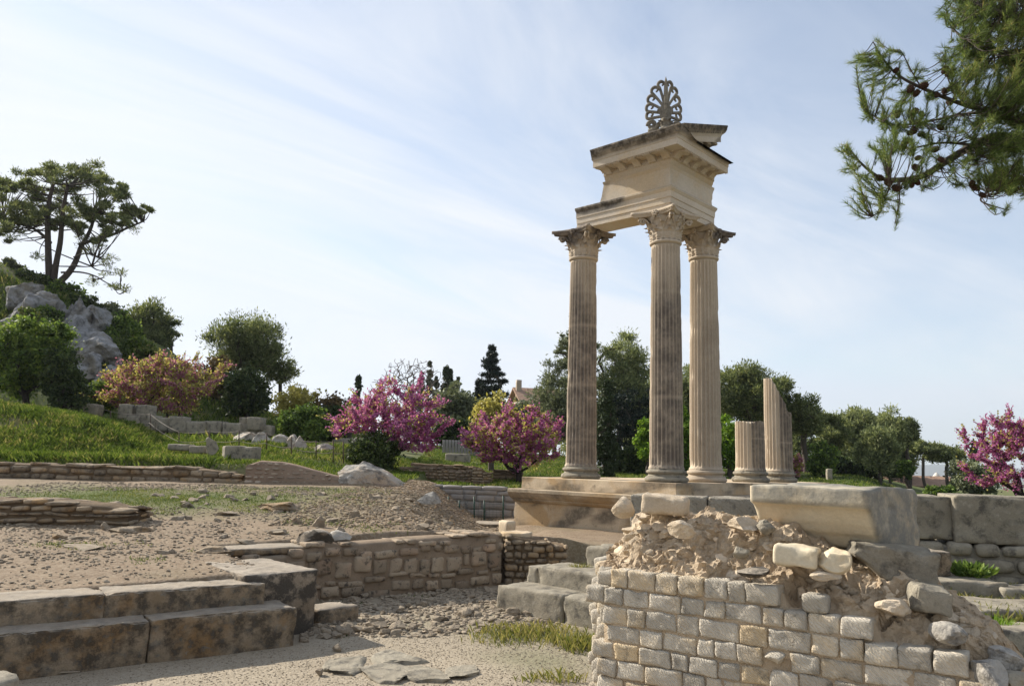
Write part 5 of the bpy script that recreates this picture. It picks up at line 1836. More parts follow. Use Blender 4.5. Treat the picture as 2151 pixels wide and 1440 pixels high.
def judas(name, label, px, Y, top, bot, w, seed, pink=.7, ylw=.5, pmat='blossom', base_y=None, n=190, cx=None, per=26, lower=-.75, depth=None, r0=.09, lsz=1., stems=4):
    """Redbud: several stems from the ground, blossom along the twigs, young leaves at the tips."""
    g = np.random.default_rng(seed + 300)
    s = Y / F
    b = ground_at(px, Y)
    if base_y is not None:
        b = ad(px, base_y, Y)
    c = ad(cx or px, (top + bot) / 2, Y)
    rad = np.array([w / 2 * s, (depth or w) / 2 * s, (bot - top) / 2 * s])
    cl = crown_clumps(g, c, rad, n, seed, .45, lower)
    root = thing(name, label, 'flowering tree', b, 0)
    tr = [b - [0, 0, .3], b + [0, 0, .15]]
    nodes = [np.array(p) for p in tr]; par = [-1, 0]
    for k in range(stems):
        a = 2 * math.pi * k / stems + g.uniform(-.4, .4)
        j = 1
        for t in (.25, .5):
            nodes.append(b + np.array([math.cos(a) * rad[0] * t * .8, math.sin(a) * rad[1] * t * .8, (c[2] - b[2]) * t * 1.1]) + g.normal(size=3) * .08); par.append(j); j = len(nodes) - 1
    base_n = len(nodes)
    order = np.argsort(np.linalg.norm(cl - b, axis=1))
    for i in order:
        t = cl[i]; N = np.array(nodes)
        d = np.linalg.norm(N - t, axis=1)
        j = int(np.argmin(d + np.maximum(0, N[:, 2] - t[2]) * .5 + (np.arange(len(N)) < 2) * 5))
        m_ = nodes[j] + (t - nodes[j]) * .5 + g.normal(size=3) * .1 * d[j]
        nodes.append(m_); par.append(j); nodes.append(t); par.append(len(nodes) - 2)
    nodes = np.array(nodes); par = np.array(par)
    mb = MB(); limbs(mb, nodes - b, par, limb_radii(nodes, par, r0, .008), 5)
    e = np.arange(base_n, len(nodes))
    a_, b_ = nodes[par[e]] - b, nodes[e] - b
    L = max(.055, .0033 * Y) * lsz
    el = np.linalg.norm(b_ - a_, axis=1)
    def along_edges(cnt, lo, hi, spread):
        pw_ = el * (.15 + g.uniform(0, 1, len(e)) ** 2); k_ = g.choice(len(e), cnt, p=pw_ / pw_.sum())
        t = g.uniform(lo, hi, cnt)[:, None]
        return a_[k_] * (1 - t) + b_[k_] * t + g.normal(size=(cnt, 3)) * spread, norm(b_[k_] - a_[k_])
    tot = int(n * per)
    mc = MB()
    C, A = along_edges(int(tot * pink * 1.9), 0, 1.15, .05 * rad[0] / 2)
    # tip sprays stretch the outline
    leaf_cards(mc, C, A + g.normal(size=C.shape) * .7, L * g.uniform(.6, 1.2, len(C)), L * .6, g)
    k_ = g.choice(len(e), int(n * 2.2)); ou = norm(b_[k_] - (c - b)) * .8 + np.array([0, 0, .55]) + g.normal(size=(len(k_), 3)) * .45
    ln = g.uniform(.12, .38, len(k_)) * rad[0] * .6
    P0 = b_[k_]; P1 = P0 + norm(ou) * ln[:, None]
    m3 = 9
    t = np.tile(np.linspace(.05, 1, m3), len(k_))[:, None]
    C2 = np.repeat(P0, m3, 0) * (1 - t) + np.repeat(P1, m3, 0) * t + g.normal(size=(len(t), 3)) * .03
    ispink = np.repeat(g.uniform(0, 1, len(k_)) < pink, m3)
    A2 = np.repeat(P1 - P0, m3, 0); A2 = norm(A2) + g.normal(size=A2.shape) * .6
    leaf_cards(mc, C2[ispink], A2[ispink], L, L * .6, g)
    mc.build('blossom', M[pmat], root, smooth=False)
    mt = MB()
    nn = np.concatenate([nodes, P1]); pp = np.concatenate([par, np.zeros(0, int)])
    tw = mb
    pts = np.stack([P0, P1], 1).reshape(-1, 3); pr_ = np.empty(len(pts), int); pr_[0::2] = -1; pr_[1::2] = np.arange(0, len(pts), 2)
    if w > 40 and Y < 39:
        limbs(tw, pts, pr_, np.full(len(pts), .007 * Y / 25), 3)
    mb.build('trunk', M['bark_dark'], root)
    my = MB()
    C, A = along_edges(int(tot * ylw * 1.4), .5, 1.3, .09 * rad[0] / 2)
    leaf_cards(my, C, g.normal(size=C.shape), L * g.uniform(.7, 1.3, len(C)), L * .75, g)
    leaf_cards(my, C2[~ispink], A2[~ispink], L, L * .7, g)
    my.build('young_leaves', M['yellow_leaf'], root, smooth=False)
    return root


judas('redbud_tree', 'wide redbud with pale pink blossom and yellow leaves below the rocky hill', 335, 32, 738, 880, 248, 1, .55, .6, 'blossom_pale', n=250, per=40, depth=170)
judas('redbud_tree', 'bright magenta redbud in the centre, its branches reaching left', 812, 25, 804, 962, 240, 2, .85, .10, 'blossom', n=260, per=40, lsz=1.1, cx=822, depth=190, base_y=985)
judas('redbud_tree', 'redbud of mixed magenta and yellow leaves beside the left column', 1090, 24, 856, 990, 208, 3, .85, .32, 'blossom', n=250, per=42, lsz=1.1, cx=1078, depth=170, base_y=1002)
judas('redbud_tree', 'pink redbud at the right edge above the grey cut blocks', 2135, 16, 852, 1045, 200, 4, .8, .12, 'blossom', n=260, per=40, cx=2135, depth=190)
judas('redbud_tree', 'small reddish redbud peeping from behind the tall column stump', 1672, 40, 955, 1008, 30, 5, .6, .4, 'blossom_pale', n=60, per=24)
tree('evergreen_shrub', 'dark evergreen bush at the foot of the magenta redbud beside the boulder', 'shrub', 782, 24, 905, 1015, 108, 'shrub_dark', n=110, per=110, seed=41, bark='bark_dark')
tree('yellow_shrub', 'shrub with pale yellow young leaves right of the dark evergreen bush', 'shrub', 625, 36, 808, 890, 105, 'yellow_leaf', n=80, per=34, seed=42, bark='bark_grey', lump=.5)
tree('green_shrub', 'fresh green shrub under the pale yellow shrub on the bank', 'shrub', 640, 31, 850, 930, 100, 'shrub', n=80, per=110, seed=43, bark='bark_dark')
tree('green_shrub', 'darker shrub right of the fresh green shrub on the bank', 'shrub', 690, 33, 858, 930, 90, 'shrub_dark', n=70, per=100, seed=44, bark='bark_dark')
tree('russet_shrub', 'russet shrub behind the left branches of the magenta redbud', 'shrub', 705, 36, 828, 905, 90, 'brown_leaf', n=70, per=60, seed=45)
tree('yellow_shrub', 'small bright yellow green shrub beside the magenta redbud', 'shrub', 735, 33, 852, 905, 60, 'shrub_bright', n=40, per=60, seed=46)
tree('cypress', 'tiny dark cypress tip behind the magenta redbud', 'cypress', 751, 60, 788, 860, 15, 'cypress', n=40, per=40, seed=47, shape=col_shape, clr=.6)

# bare tree
g = np.random.default_rng(9)
Yb = 62.
bb = ground_at(872, Yb)
c = ad(862, 812, Yb); rad = np.array([80, 60, 66]) * Yb / F
tg = crown_clumps(g, c, rad, 750, 5, .12, -.75)
nodes, par = grow([bb, bb + [0, 0, 2.5], bb + [.1, 0, 4.]], tg, g, True, .02)
bt = thing('bare_tree', 'leafless grey tree with fine twigs behind the magenta redbud', 'tree', bb)
mb = MB(); limbs(mb, nodes - bb, par, limb_radii(nodes, par, .24, .02, .5), 4); mb.build('trunk', M['bark_grey'], bt)

for k, (px, t, w, lf, lab) in enumerate([(884, 780, 13, 'cypress_pale', 'pale slim cypress, leftmost of the row behind the magenta redbud'), (901, 758, 14, 'cypress_pale', 'tall pale cypress second in the row behind the magenta redbud'), (915, 790, 13, 'cypress_pale', 'short pale cypress in the row, beside the tall pale one'),
                                        (936, 762, 19, 'cypress', 'tallest dark cypress of the row behind the magenta redbud'), (945, 776, 13, 'cypress', 'dark cypress touching the tallest dark one'), (954, 800, 10, 'cypress', 'short dark cypress near the right end of the row'), (961, 792, 7, 'cypress', 'very thin cypress at the right end of the row')]):
    tree('cypress', lab, 'cypress', px, 75, t, 880, w, lf, n=50, per=60, seed=50 + k, shape=col_shape, clr=.55, group='row of cypresses behind the magenta redbud', lsz=.8)
tree('olive_tree', 'grey green olive tree between the two flowering trees, left one', 'olive tree', 955, 46, 812, 905, 100, 'olive', n=80, per=90, seed=60, bark='bark_grey')
tree('olive_tree', 'grey green olive tree between the two flowering trees, right one', 'olive tree', 1005, 47, 838, 915, 90, 'olive', n=70, per=90, seed=61, bark='bark_grey')
tree('hedge', 'very dark hedge behind the grass between the two flowering trees', 'hedge', 965, 41, 880, 940, 150, 'shrub_dark', n=110, per=100, seed=62, bark='bark_dark', lump=.1, depth=60)
tree('spruce_tree', 'dark pointed conifer with drooping tiers left of the house roof', 'conifer', 1032, 66, 728, 850, 88, 'spruce', n=150, per=110, seed=63, shape=tier_shape, clr=.15, kind='needle', trunk_h=6, flat=.5, r0=.2)
tree('spruce_tree', 'small dark conifer at the left of the pointed one', 'conifer', 1004, 66, 795, 850, 30, 'spruce', n=50, per=60, seed=64, shape=tier_shape, clr=.3, kind='needle', flat=.6)
tree('yellow_shrub', 'yellow green shrub above the left part of the mixed redbud', 'shrub', 1035, 30, 828, 920, 90, 'yellow_leaf', n=80, per=50, seed=65)
tree('olive_tree', 'dull green tree above the mixed redbud, before the house', 'olive tree', 1110, 50, 835, 930, 110, 'olive', n=70, per=90, seed=66)

# house with chimney far behind
hb = ad(1125, 850, 85.); hs = 85. / F
house = thing('house', 'stone house with tiled roof and chimney far behind the mixed redbud', 'house', (hb[0], hb[1], hb[2] - 4), .25)
p, q = block_geo((4.6, 5, 4.4), .5, .03, .0, 1, .0, 1); solid('wall', (p + [0, 0, 2.0], q), M['render'], parent=house)
rv = np.array([[-2.6, -2.8, 4.0], [2.6, -2.8, 4.0], [2.6, 0, 5.6], [-2.6, 0, 5.6], [-2.6, 2.8, 4.0], [2.6, 2.8, 4.0], [-2.6, -2.8, 4.2], [2.6, -2.8, 4.2], [2.6, 0, 5.8], [-2.6, 0, 5.8], [-2.6, 2.8, 4.2], [2.6, 2.8, 4.2]])
roof = MB().add(rv, [np.array([[0, 3, 2, 1], [3, 4, 5, 2], [6, 7, 8, 9], [9, 8, 11, 10], [0, 1, 7, 6], [4, 10, 11, 5], [1, 2, 8, 7], [2, 5, 11, 8], [0, 6, 9, 3], [3, 9, 10, 4]])]).build('roof', M['roof'], house, smooth=False)
p, q = block_geo((.55, .55, 1.9), .3, .03, .01, 2, .02, 2); ch = solid('chimney', (p + [-2.1, -.6, 5.6], q), M['render'], parent=roof)
solid('chimney_cap', (block_geo((.95, .95, .14), .3, .02, .0, 1, 0, 3)[0] + [-2.1, -.6, 6.6], block_geo((.95, .95, .14), .3, .02, .0, 1, 0, 3)[1]), M['roof'], parent=ch) if False else None

# ---- behind the columns
tree('cedar_tree', 'tall drooping cedar rising behind the left column', 'cedar', 1205, 44, 672, 800, 92, 'olive', n=90, per=70, seed=70, kind='needle', clr=.2, trunk_h=5, flat=.4, r0=.2, lump=.7, cx=1212)
tree('pine_tree', 'grey green pine left of the left column', 'pine tree', 1165, 42, 740, 960, 110, 'olive', n=100, per=120, seed=71, kind='needle', trunk_h=3, lump=.5)
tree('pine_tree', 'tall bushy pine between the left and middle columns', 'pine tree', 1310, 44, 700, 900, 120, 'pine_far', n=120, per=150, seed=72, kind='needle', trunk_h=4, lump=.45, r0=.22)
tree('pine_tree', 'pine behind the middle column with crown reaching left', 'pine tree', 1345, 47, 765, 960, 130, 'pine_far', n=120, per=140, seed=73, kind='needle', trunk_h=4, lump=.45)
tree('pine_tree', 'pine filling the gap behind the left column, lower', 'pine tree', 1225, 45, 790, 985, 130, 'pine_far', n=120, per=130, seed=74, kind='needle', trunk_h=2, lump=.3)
tree('cedar_tree', 'bluish spreading cedar low between the columns', 'cedar', 1330, 41, 815, 955, 120, 'spruce', n=110, per=70, seed=75, kind='needle', clr=.22, flat=.4, trunk_h=2)
tree('cypress', 'dark column shaped cypress just right of the left column', 'cypress', 1274, 30, 800, 1015, 42, 'cypress', n=160, per=90, seed=76, shape=col_shape, clr=.45, lsz=.8)
tree('evergreen_shrub', 'dark undergrowth bush between the cypress and the middle column', 'shrub', 1335, 40, 935, 1008, 110, 'shrub_dark', n=90, per=100, seed=77, bark='bark_dark')
tree('bright_shrub', 'bright green shrub left of the middle column', 'shrub', 1362, 38, 880, 985, 60, 'shrub_bright', n=60, per=70, seed=78)
tree('bright_shrub', 'bright green shrub in the narrow gap between the middle and right columns', 'shrub', 1440, 38, 850, 1000, 60, 'shrub_bright', n=80, per=70, seed=79)
tree('bright_shrub', 'bright green shrub between the right column and the short stump', 'shrub', 1532, 38, 872, 990, 70, 'shrub_bright', n=80, per=70, seed=80)
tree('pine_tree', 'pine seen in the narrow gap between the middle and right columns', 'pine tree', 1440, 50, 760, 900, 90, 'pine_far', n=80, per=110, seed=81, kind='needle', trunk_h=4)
tree('pine_tree', 'broad dark pine right of the right column, behind the stumps', 'pine tree', 1565, 50, 752, 905, 135, 'pine', n=130, per=160, seed=82, kind='needle', trunk_h=3.5, lump=.4, r0=.25)
tree('pine_tree', 'dark pine whose crown rises above the tall stump', 'pine tree', 1625, 52, 782, 920, 95, 'pine', n=100, per=150, seed=83, kind='needle', trunk_h=3.5, lump=.45)
tree('hedge', 'dark undergrowth behind the short stump', 'hedge', 1580, 44, 930, 1008, 130, 'shrub_dark', n=90, per=90, seed=84, bark='bark_dark')
tree('pine_tree', 'open limbed pine right of the tall stump', 'pine tree', 1690, 52, 828, 920, 100, 'pine', n=70, per=130, seed=85, kind='needle', trunk_h=3, lump=.5, r0=.2)
tree('pine_tree', 'round crowned pine, second right of the tall stump', 'pine tree', 1745, 58, 868, 950, 70, 'pine', n=60, per=120, seed=86, kind='needle', trunk_h=2.6, lump=.5)
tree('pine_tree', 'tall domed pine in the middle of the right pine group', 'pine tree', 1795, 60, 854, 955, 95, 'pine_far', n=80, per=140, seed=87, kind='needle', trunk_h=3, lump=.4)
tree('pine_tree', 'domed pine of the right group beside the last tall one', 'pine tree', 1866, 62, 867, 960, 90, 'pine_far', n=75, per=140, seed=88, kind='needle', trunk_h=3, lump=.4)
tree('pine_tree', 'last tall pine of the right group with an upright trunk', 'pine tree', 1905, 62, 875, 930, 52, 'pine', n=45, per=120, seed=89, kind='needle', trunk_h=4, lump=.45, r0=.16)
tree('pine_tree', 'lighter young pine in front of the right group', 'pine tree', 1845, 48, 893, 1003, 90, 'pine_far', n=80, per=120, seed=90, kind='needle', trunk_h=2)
tree('green_shrub', 'pale green young pine in front of the open limbed pine', 'shrub', 1728, 46, 925, 1006, 60, 'shrub', n=50, per=80, seed=91)
tree('hedge', 'dark undergrowth below the right pine group', 'hedge', 1800, 56, 958, 1008, 190, 'shrub_dark', n=120, per=90, seed=92, bark='bark_dark', lump=.2, depth=60)
tree('hedge', 'dark undergrowth left of the right pine group', 'hedge', 1690, 54, 950, 1008, 90, 'shrub_dark', n=80, per=90, seed=93, bark='bark_dark', lump=.2, depth=60)
tree('umbrella_pine', 'small umbrella pine with open stem, left of two', 'umbrella pine', 1940, 68, 926, 962, 62, 'pine_far', n=60, per=90, seed=94, kind='needle', trunk_h=2.8, floor=-.3, r0=.13)
tree('umbrella_pine', 'wider umbrella pine beside the small one', 'umbrella pine', 1985, 68, 934, 980, 84, 'pine', n=90, per=100, seed=95, kind='needle', trunk_h=2.4, floor=-.4, r0=.15)
tree('cypress', 'single dark cypress standing far right on the skyline', 'cypress', 2047, 80, 926, 990, 13, 'cypress', n=50, per=60, seed=96, shape=col_shape, clr=.6)
tree('olive_tree', 'grey green olive tree below the far cypress', 'olive tree', 2045, 45, 962, 1045, 100, 'olive', n=80, per=80, seed=97)
tree('green_shrub', 'pale slender shrub by the low roof', 'shrub', 1903, 50, 960, 1010, 28, 'shrub', n=30, per=60, seed=98)
tree('hedge', 'clipped green hedge on the lawn above the right wall', 'hedge', 1975, 34, 1021, 1052, 85, 'shrub', n=60, per=90, seed=99, lump=.1, depth=50)
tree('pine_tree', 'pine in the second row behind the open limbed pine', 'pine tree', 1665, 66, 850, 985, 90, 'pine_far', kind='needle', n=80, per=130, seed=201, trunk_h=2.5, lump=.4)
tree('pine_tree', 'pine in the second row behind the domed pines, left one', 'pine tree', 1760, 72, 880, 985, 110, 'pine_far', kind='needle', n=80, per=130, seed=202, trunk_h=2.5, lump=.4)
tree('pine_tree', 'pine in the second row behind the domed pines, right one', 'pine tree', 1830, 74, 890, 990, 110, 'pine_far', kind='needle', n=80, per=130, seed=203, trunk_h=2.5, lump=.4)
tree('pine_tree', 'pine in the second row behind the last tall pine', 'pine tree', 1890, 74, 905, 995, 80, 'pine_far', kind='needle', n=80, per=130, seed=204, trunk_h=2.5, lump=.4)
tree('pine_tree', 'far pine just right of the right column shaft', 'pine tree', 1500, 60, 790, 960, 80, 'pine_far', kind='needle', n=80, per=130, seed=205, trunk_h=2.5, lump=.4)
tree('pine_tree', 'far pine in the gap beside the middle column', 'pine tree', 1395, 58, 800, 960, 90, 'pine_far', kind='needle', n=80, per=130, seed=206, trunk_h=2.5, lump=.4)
# low roof and pale monument far right
lr = thing('low_building', 'long low tiled roof half hidden by trees at the right', 'building', (*ad(1925, 1015, 75)[:2], ad(1925, 1030, 75)[2] - .6), -.2)
p, q = block_geo((5.0, 3.2, 1.5), .5, .02, 0, 1, 0, 1); solid('wall', (p + [0, 0, .4], q), M['render'], parent=lr)
rv2 = rv * [1.15, .75, .0] + [0, 0, 0]; rv2[:, 2] = np.array([1.0, 1.0, 1.9, 1.9, 1.0, 1.0, 1.1, 1.1, 2.0, 2.0, 1.1, 1.1])
MB().add(rv2, [np.array([[0, 3, 2, 1], [3, 4, 5, 2], [6, 7, 8, 9], [9, 8, 11, 10], [0, 1, 7, 6], [4, 10, 11, 5], [1, 2, 8, 7], [2, 5, 11, 8], [0, 6, 9, 3], [3, 9, 10, 4]])]).build('roof', M['roof'], lr, smooth=False)
mq = ad(1968, 1012, 110)
mon = thing('round_monument', 'pale round monument with columns seen far off under the umbrella pines', 'monument', (mq[0], mq[1], mq[2] - 3.4)); mon.scale = (.8, .8, .86)
V, fs = lathe([(.62, 0), (.62, 3.4), (.5, 3.5)], 16); MB().add(V, fs).build('drum_base', M['white_stone'], mon)
for k in range(6):
    V, fs = lathe([(.09, 3.5), (.08, 4.7)], 8); a = k * math.pi / 3
    MB().add(V + [math.cos(a) * .42, math.sin(a) * .42, 0], fs).build('column', M['white_stone'], mon)
V, fs = lathe([(.6, 4.7), (.6, 4.9), (.45, 5.1), (.25, 5.35), (.02, 5.5)], 16); MB().add(V, fs).build('dome', M['white_stone'], mon)
q = ad(1742, 1003, 44); solid('stone_pillar', block_geo((.3, .3, 1.0), .1, .04, .01, 3, .03, 8, 12), M['grey_block'], (q[0], q[1], q[2]), 0, 'small stone pillar on the lawn below the right pines', 'pillar')

# ---- the near pine reaching in from the upper right
YN = 7.2
g = np.random.default_rng(77)
pn = np.array([7.4, 7.6, Hs(7.4, 7.6)])
near = thing('pine_tree', 'near pine reaching in from the upper right with long needles and dark cones', 'pine tree', pn)
nm = MB()
main = [[(2700, 700), (2600, 500), (2450, 380), (2300, 300), (2151, 258), (2087, 238), (2011, 215), (1935, 184), (1890, 160), (1858, 128), (1834, 88)],
        [(2450, 380), (2300, 330), (2112, 288), (2049, 305), (1997, 333), (1935, 371), (1876, 378), (1844, 371), (1806, 340), (1780, 305)],
        [(2500, 300), (2300, 120), (2180, 60), (2080, 20), (2000, -10)], [(2300, 120), (2200, 130), (2110, 110), (2040, 90), (2000, 60)],
        [(2300, 330), (2200, 360), (2100, 390), (2060, 420), (2110, 440)], [(1876, 378), (1862, 410), (1850, 440), (1832, 455)], [(1890, 378), (1888, 430), (1880, 468)],
        [(2087, 238), (2020, 240), (1950, 255), (1880, 262), (1820, 235)], [(2049, 305), (1980, 300), (1920, 310), (1850, 315)], [(1935, 184), (1915, 150), (1900, 120), (1890, 105)], [(2011, 215), (1990, 160), (1985, 130), (1980, 110)]]
path_pts = []
for k, pts in enumerate(main):
    P = smooth_path(np.array([ad(x, y, YN + (.25 if k in (1, 4, 8) else -.25 if k in (2, 3) else 0) * (i / len(pts))) for i, (x, y) in enumerate(pts)]), 40)
    r_ = [(.11, .005), (.06, .005), (.07, .01), (.035, .008), (.02, .005), (.009, .004), (.008, .004), (.014, .005), (.014, .004), (.007, .004), (.008, .004)][k]
    V, fs = tube(P - pn, np.linspace(r_[0], r_[1], 40) if k else np.concatenate([np.linspace(.11, .03, 16), np.linspace(.028, .005, 24)]), 7); nm.add(V, fs)
    path_pts += list(P[8:])
tk = smooth_path(np.array([pn - [0, 0, .3], pn + [.05, 0, 2.0], ad(2700, 700, YN) + [.2, 0, 0], ad(2720, 300, YN), ad(2680, -100, YN), ad(2600, -500, YN)]), 24)
V, fs = tube(tk - pn, np.linspace(.26, .1, 24), 10); nm.add(V, fs)
circ = [(1835, 112, 34, 9), (1800, 132, 24, 8), (1868, 130, 26, 6), (1838, 168, 38, 10), (1812, 160, 24, 5), (1905, 165, 40, 8), (1830, 222, 36, 12), (1880, 232, 45, 14), (1930, 215, 42, 10), (1858, 285, 42, 14), (1918, 290, 45, 14), (1855, 322, 28, 5), (1950, 250, 45, 11), (1965, 165, 36, 6), (1985, 300, 45, 12),
        (2005, 250, 45, 12), (1777, 318, 22, 7), (1798, 352, 28, 9), (1826, 398, 36, 12), (1795, 424, 28, 7), (1850, 432, 26, 6), (1872, 395, 20, 4), (1880, 455, 12, 3), (1870, 350, 22, 4), (1960, 360, 36, 9), (1915, 375, 22, 4), (1935, 390, 18, 3), (1985, 118, 22, 5),
        (2010, 25, 42, 22), (2055, 25, 50, 34), (2110, 30, 52, 40), (2150, 90, 52, 36), (2075, 100, 54, 38), (2028, 95, 32, 16), (2018, 135, 34, 14), (2085, 170, 52, 34), (2140, 195, 50, 36), (2035, 180, 40, 16), (2120, 265, 52, 36), (2065, 275, 48, 24), (2135, 330, 50, 36), (2075, 340, 45, 24), (2030, 360, 34, 14), (2110, 385, 32, 16), (2148, 395, 26, 12),
        (2085, 440, 10, 2), (2112, 432, 8, 2), (2200, 60, 60, 40), (2210, 180, 60, 40), (2200, 300, 60, 40), (2290, 120, 70, 30), (2290, 260, 70, 30), (2100, -40, 60, 30), (2200, -50, 60, 30), (2030, -40, 40, 12), (2380, 200, 70, 20), (2150, 150, 40, 24), (2100, 220, 40, 20), (2110, 320, 40, 20)]
path_pts = np.array(path_pts)
tips, dirs = [], []
for (x, y, r, n_) in circ:
    for _ in range(int(n_ * (1.9 if n_ > 13 else 1.25))):
        a = g.uniform(0, 2 * math.pi); rr = math.sqrt(g.uniform(0, 1)) * r
        dense = n_ > 13
        tips.append(ad(x + math.cos(a) * rr, y + math.sin(a) * rr, YN + g.normal() * (.32 if dense else .16)))
tips = np.array(tips)
starts = []
for t in tips:
    d = np.linalg.norm(path_pts - t, axis=1)
    rgt = np.maximum(0, t[0] - path_pts[:, 0]) * 1.5
    starts.append(path_pts[int(np.argmin(d + rgt))])
starts = np.array(starts)
tl = MB()
for s_, t in zip(starts, tips):
    L_ = np.linalg.norm(t - s_)
    mid = s_ * .5 + t * .5 + [0, 0, -.10 * L_] + g.normal(size=3) * .04 * L_
    P = smooth_path(np.array([s_, mid, t]), 7)
    V, fs = tube(P - pn, np.linspace(.0055, .0028, 7), 4, False); nm.add(V, fs)
    d_ = norm(P[-1] - P[-2] + np.array([-.02, 0, .03]) * L_)
    dirs.append(d_)
dirs = np.array(dirs)
nm.build('trunk', M['bark'], near)
ndl = MB()
NN = 78
tt = g.uniform(-1, .12, (len(tips), NN))
LS = .15
C = (tips[:, None] + dirs[:, None] * (tt * LS)[..., None]).reshape(-1, 3)
rd_ = norm(g.normal(size=C.shape))
A = np.repeat(dirs, NN, 0) * 1.0 + rd_ * .85 + np.array([0, 0, .1])
leaf_cards(ndl, C - pn, A, g.uniform(.055, .095, len(C)), .0042, g, True)
ndl.build('needles', M['pine_near'], near, smooth=False)
# cones
cone0 = MB()
P, fs = lathe([(.003, -.045), (.018, -.035), (.026, -.015), (.026, .005), (.020, .025), (.011, .038), (.003, .044)], 12)
cone0.add(P, fs)
for i in range(46):
    a = i * 2.4; z = -.036 + .075 * i / 46; r_ = np.interp(z, [-.045, -.015, .005, .025, .044], [.012, .027, .027, .021, .006])
    Vk, qk = lattice(2, 2, 2); Vs = Vk / np.linalg.norm(Vk, axis=1, keepdims=True) * [.009, .009, .005]
    cone0.add(rotz(euler(Vs, 0, .6, 0) + [r_, 0, z], a), qk)
cs_ = [(1882, 148), (1912, 188), (1925, 196), (1940, 180), (1986, 148), (1994, 154), (1968, 200), (1984, 192), (1995, 215), (1885, 240), (1920, 235), (1936, 240), (1912, 280), (1920, 274), (1935, 282), (1902, 298), (1898, 308), (1928, 332), (1963, 314), (1977, 336), (1848, 374), (1866, 384), (1882, 395), (1915, 388), (1927, 383), (2033, 336), (2042, 386), (2050, 394), (2064, 410), (2122, 402), (2132, 398), (2075, 75), (2122, 130), (2142, 110), (2094, 365), (2057, 258), (1976, 268), (1846, 130), (1924, 352)]
c0 = None
for i, (x, y) in enumerate(cs_):
    if c0 is None:
        c0 = o = cone0.build('pine_cone', M['cone'], near)
    else:
        o = c0.copy(); COL.objects.link(o); o.parent = near
    o.location = ad(x, y, YN - .02 + g.normal() * .05) - pn
    s_ = g.uniform(.75, 1.1); o.scale = (s_, s_, s_); o.rotation_euler = (2.4 + g.normal() * .4, g.normal() * .5, g.uniform(0, 6))


# ================================================================== GRASS AND RUBBLE
def grass_patch(name, label, xr, yr, n, h, w, mat, mask, seed, clump=0.):
    g = np.random.default_rng(seed)
    x = g.uniform(*xr, n); y = g.uniform(*yr, n)
    mk = mask(x, y) + fbm(np.stack([x * 1.1, y * 1.1, x * 0], 1), 3, seed) * .5
    keep = g.uniform(0, 1, n) < np.clip(mk, 0, 1)
    x, y = x[keep], y[keep]
    z = H(x, y) - .01
    hh = h * g.uniform(.4, 1.3, len(x)) * (1 + .4 * fbm(np.stack([x * 2, y * 2, x * 0], 1), 2, seed + 3))
    a = g.uniform(0, 2 * math.pi, len(x)); ln = np.abs(g.normal(size=len(x))) * .45
    C = np.stack([x, y, z], 1)
    A = np.stack([np.cos(a) * ln, np.sin(a) * ln, np.ones(len(x))], 1)
    A = norm(A)
    B = norm(np.cross(A, g.normal(size=(len(x), 3))))
    V = np.stack([C - B * w / 2, C + B * w / 2, C + A * hh[:, None] * .6 + B * w * .3, C + A * hh[:, None] + np.stack([np.cos(a), np.sin(a), a * 0], 1) * (hh * .25)[:, None]], 1)
    o = MB().add(V.reshape(-1, 3), np.arange(len(x) * 4).reshape(-1, 4)).build(name, M[mat], smooth=False)
    return tag(o, label, 'grass', kind='stuff')


one = lambda x, y: np.ones_like(x)
hill_mask = lambda x, y: .5 + 0 * x
bankx = lambda x, y: sstep(19.0, 19.6, y) * 1.0
grass_patch('grass', 'long green grass on the bank above the long dry wall', (-20, -7.2), (18.9, 27), 120000, .17, .022, 'grass', lambda x, y: 1 - .6 * np.exp(-((x + 14.6) / 2.2) ** 2 - ((y - 22.6) / .9) ** 2) - .4 * np.exp(-((x + 9) / 2.) ** 2 - ((y - 24) / 2) ** 2), 1)
grass_patch('dry_grass', 'dry yellowish stalks mixed into the grass bank above the long dry wall', (-20, -7.2), (18.9, 27), 9000, .15, .012, 'dry_grass', lambda x, y: .15 + .9 * fbm(np.stack([x * .8, y * .8, x * 0], 1), 3, 91), 21)
grass_patch('grass', 'green grass and weeds on the slope above the ochre wall', (-7.4, -2.6), (19.2, 30), 42000, .11, .022, 'grass', lambda x, y: .7 - 1.2 * np.exp(-((x + 7.5) / 2) ** 2 - ((y - 25.4) / .7) ** 2), 2)
grass_patch('grass', 'bright grass behind the pit wall around the brown rubble walls', (-4, 6), (21.3, 42), 120000, .10, .03, 'grass', lambda x, y: .8 + 0 * x, 3)
grass_patch('grass', 'hill grass between the rocks and shrubs of the hill', (-32, -8), (27, 44), 70000, .28, .05, 'grass', lambda x, y: .55 + 0 * x, 4)
grass_patch('grass', 'lawn under the trees behind the temple', (2, 34), (22, 58), 60000, .13, .05, 'grass', lambda x, y: .7 + 0 * x, 5)
grass_patch('low_weeds', 'low green weeds covering part of the left terrace', (-11, -2.4), (11, 18.2), 90000, .035, .014, 'weed', lambda x, y: 1.15 * np.exp(-((x + 6.4) / 3.4) ** 2 - ((y - 14.8) / 1.9) ** 2) * sstep(11, 12.5, y) + .7 * np.exp(-((x + 3.9) / 2.) ** 2 - ((y - 17.2) / .8) ** 2) - .22, 6)
grass_patch('low_weeds', 'small weed tufts scattered over the stony terrace', (-7, -1), (7.6, 15.5), 60000, .035, .012, 'weed', lambda x, y: sstep(.10, .5, fbm(np.stack([x * 1.6, y * 1.6, x * 0], 1), 3, 77)) * 1.2 * sstep(.9, 1.5, sv(x, y)[1]) - .22, 7)
sd_ = lambda cx, cy, rx, ry, a=1.: (lambda x, y: a * np.exp(-((x - cx) / rx) ** 2 - ((y - cy) / ry) ** 2) - .12)
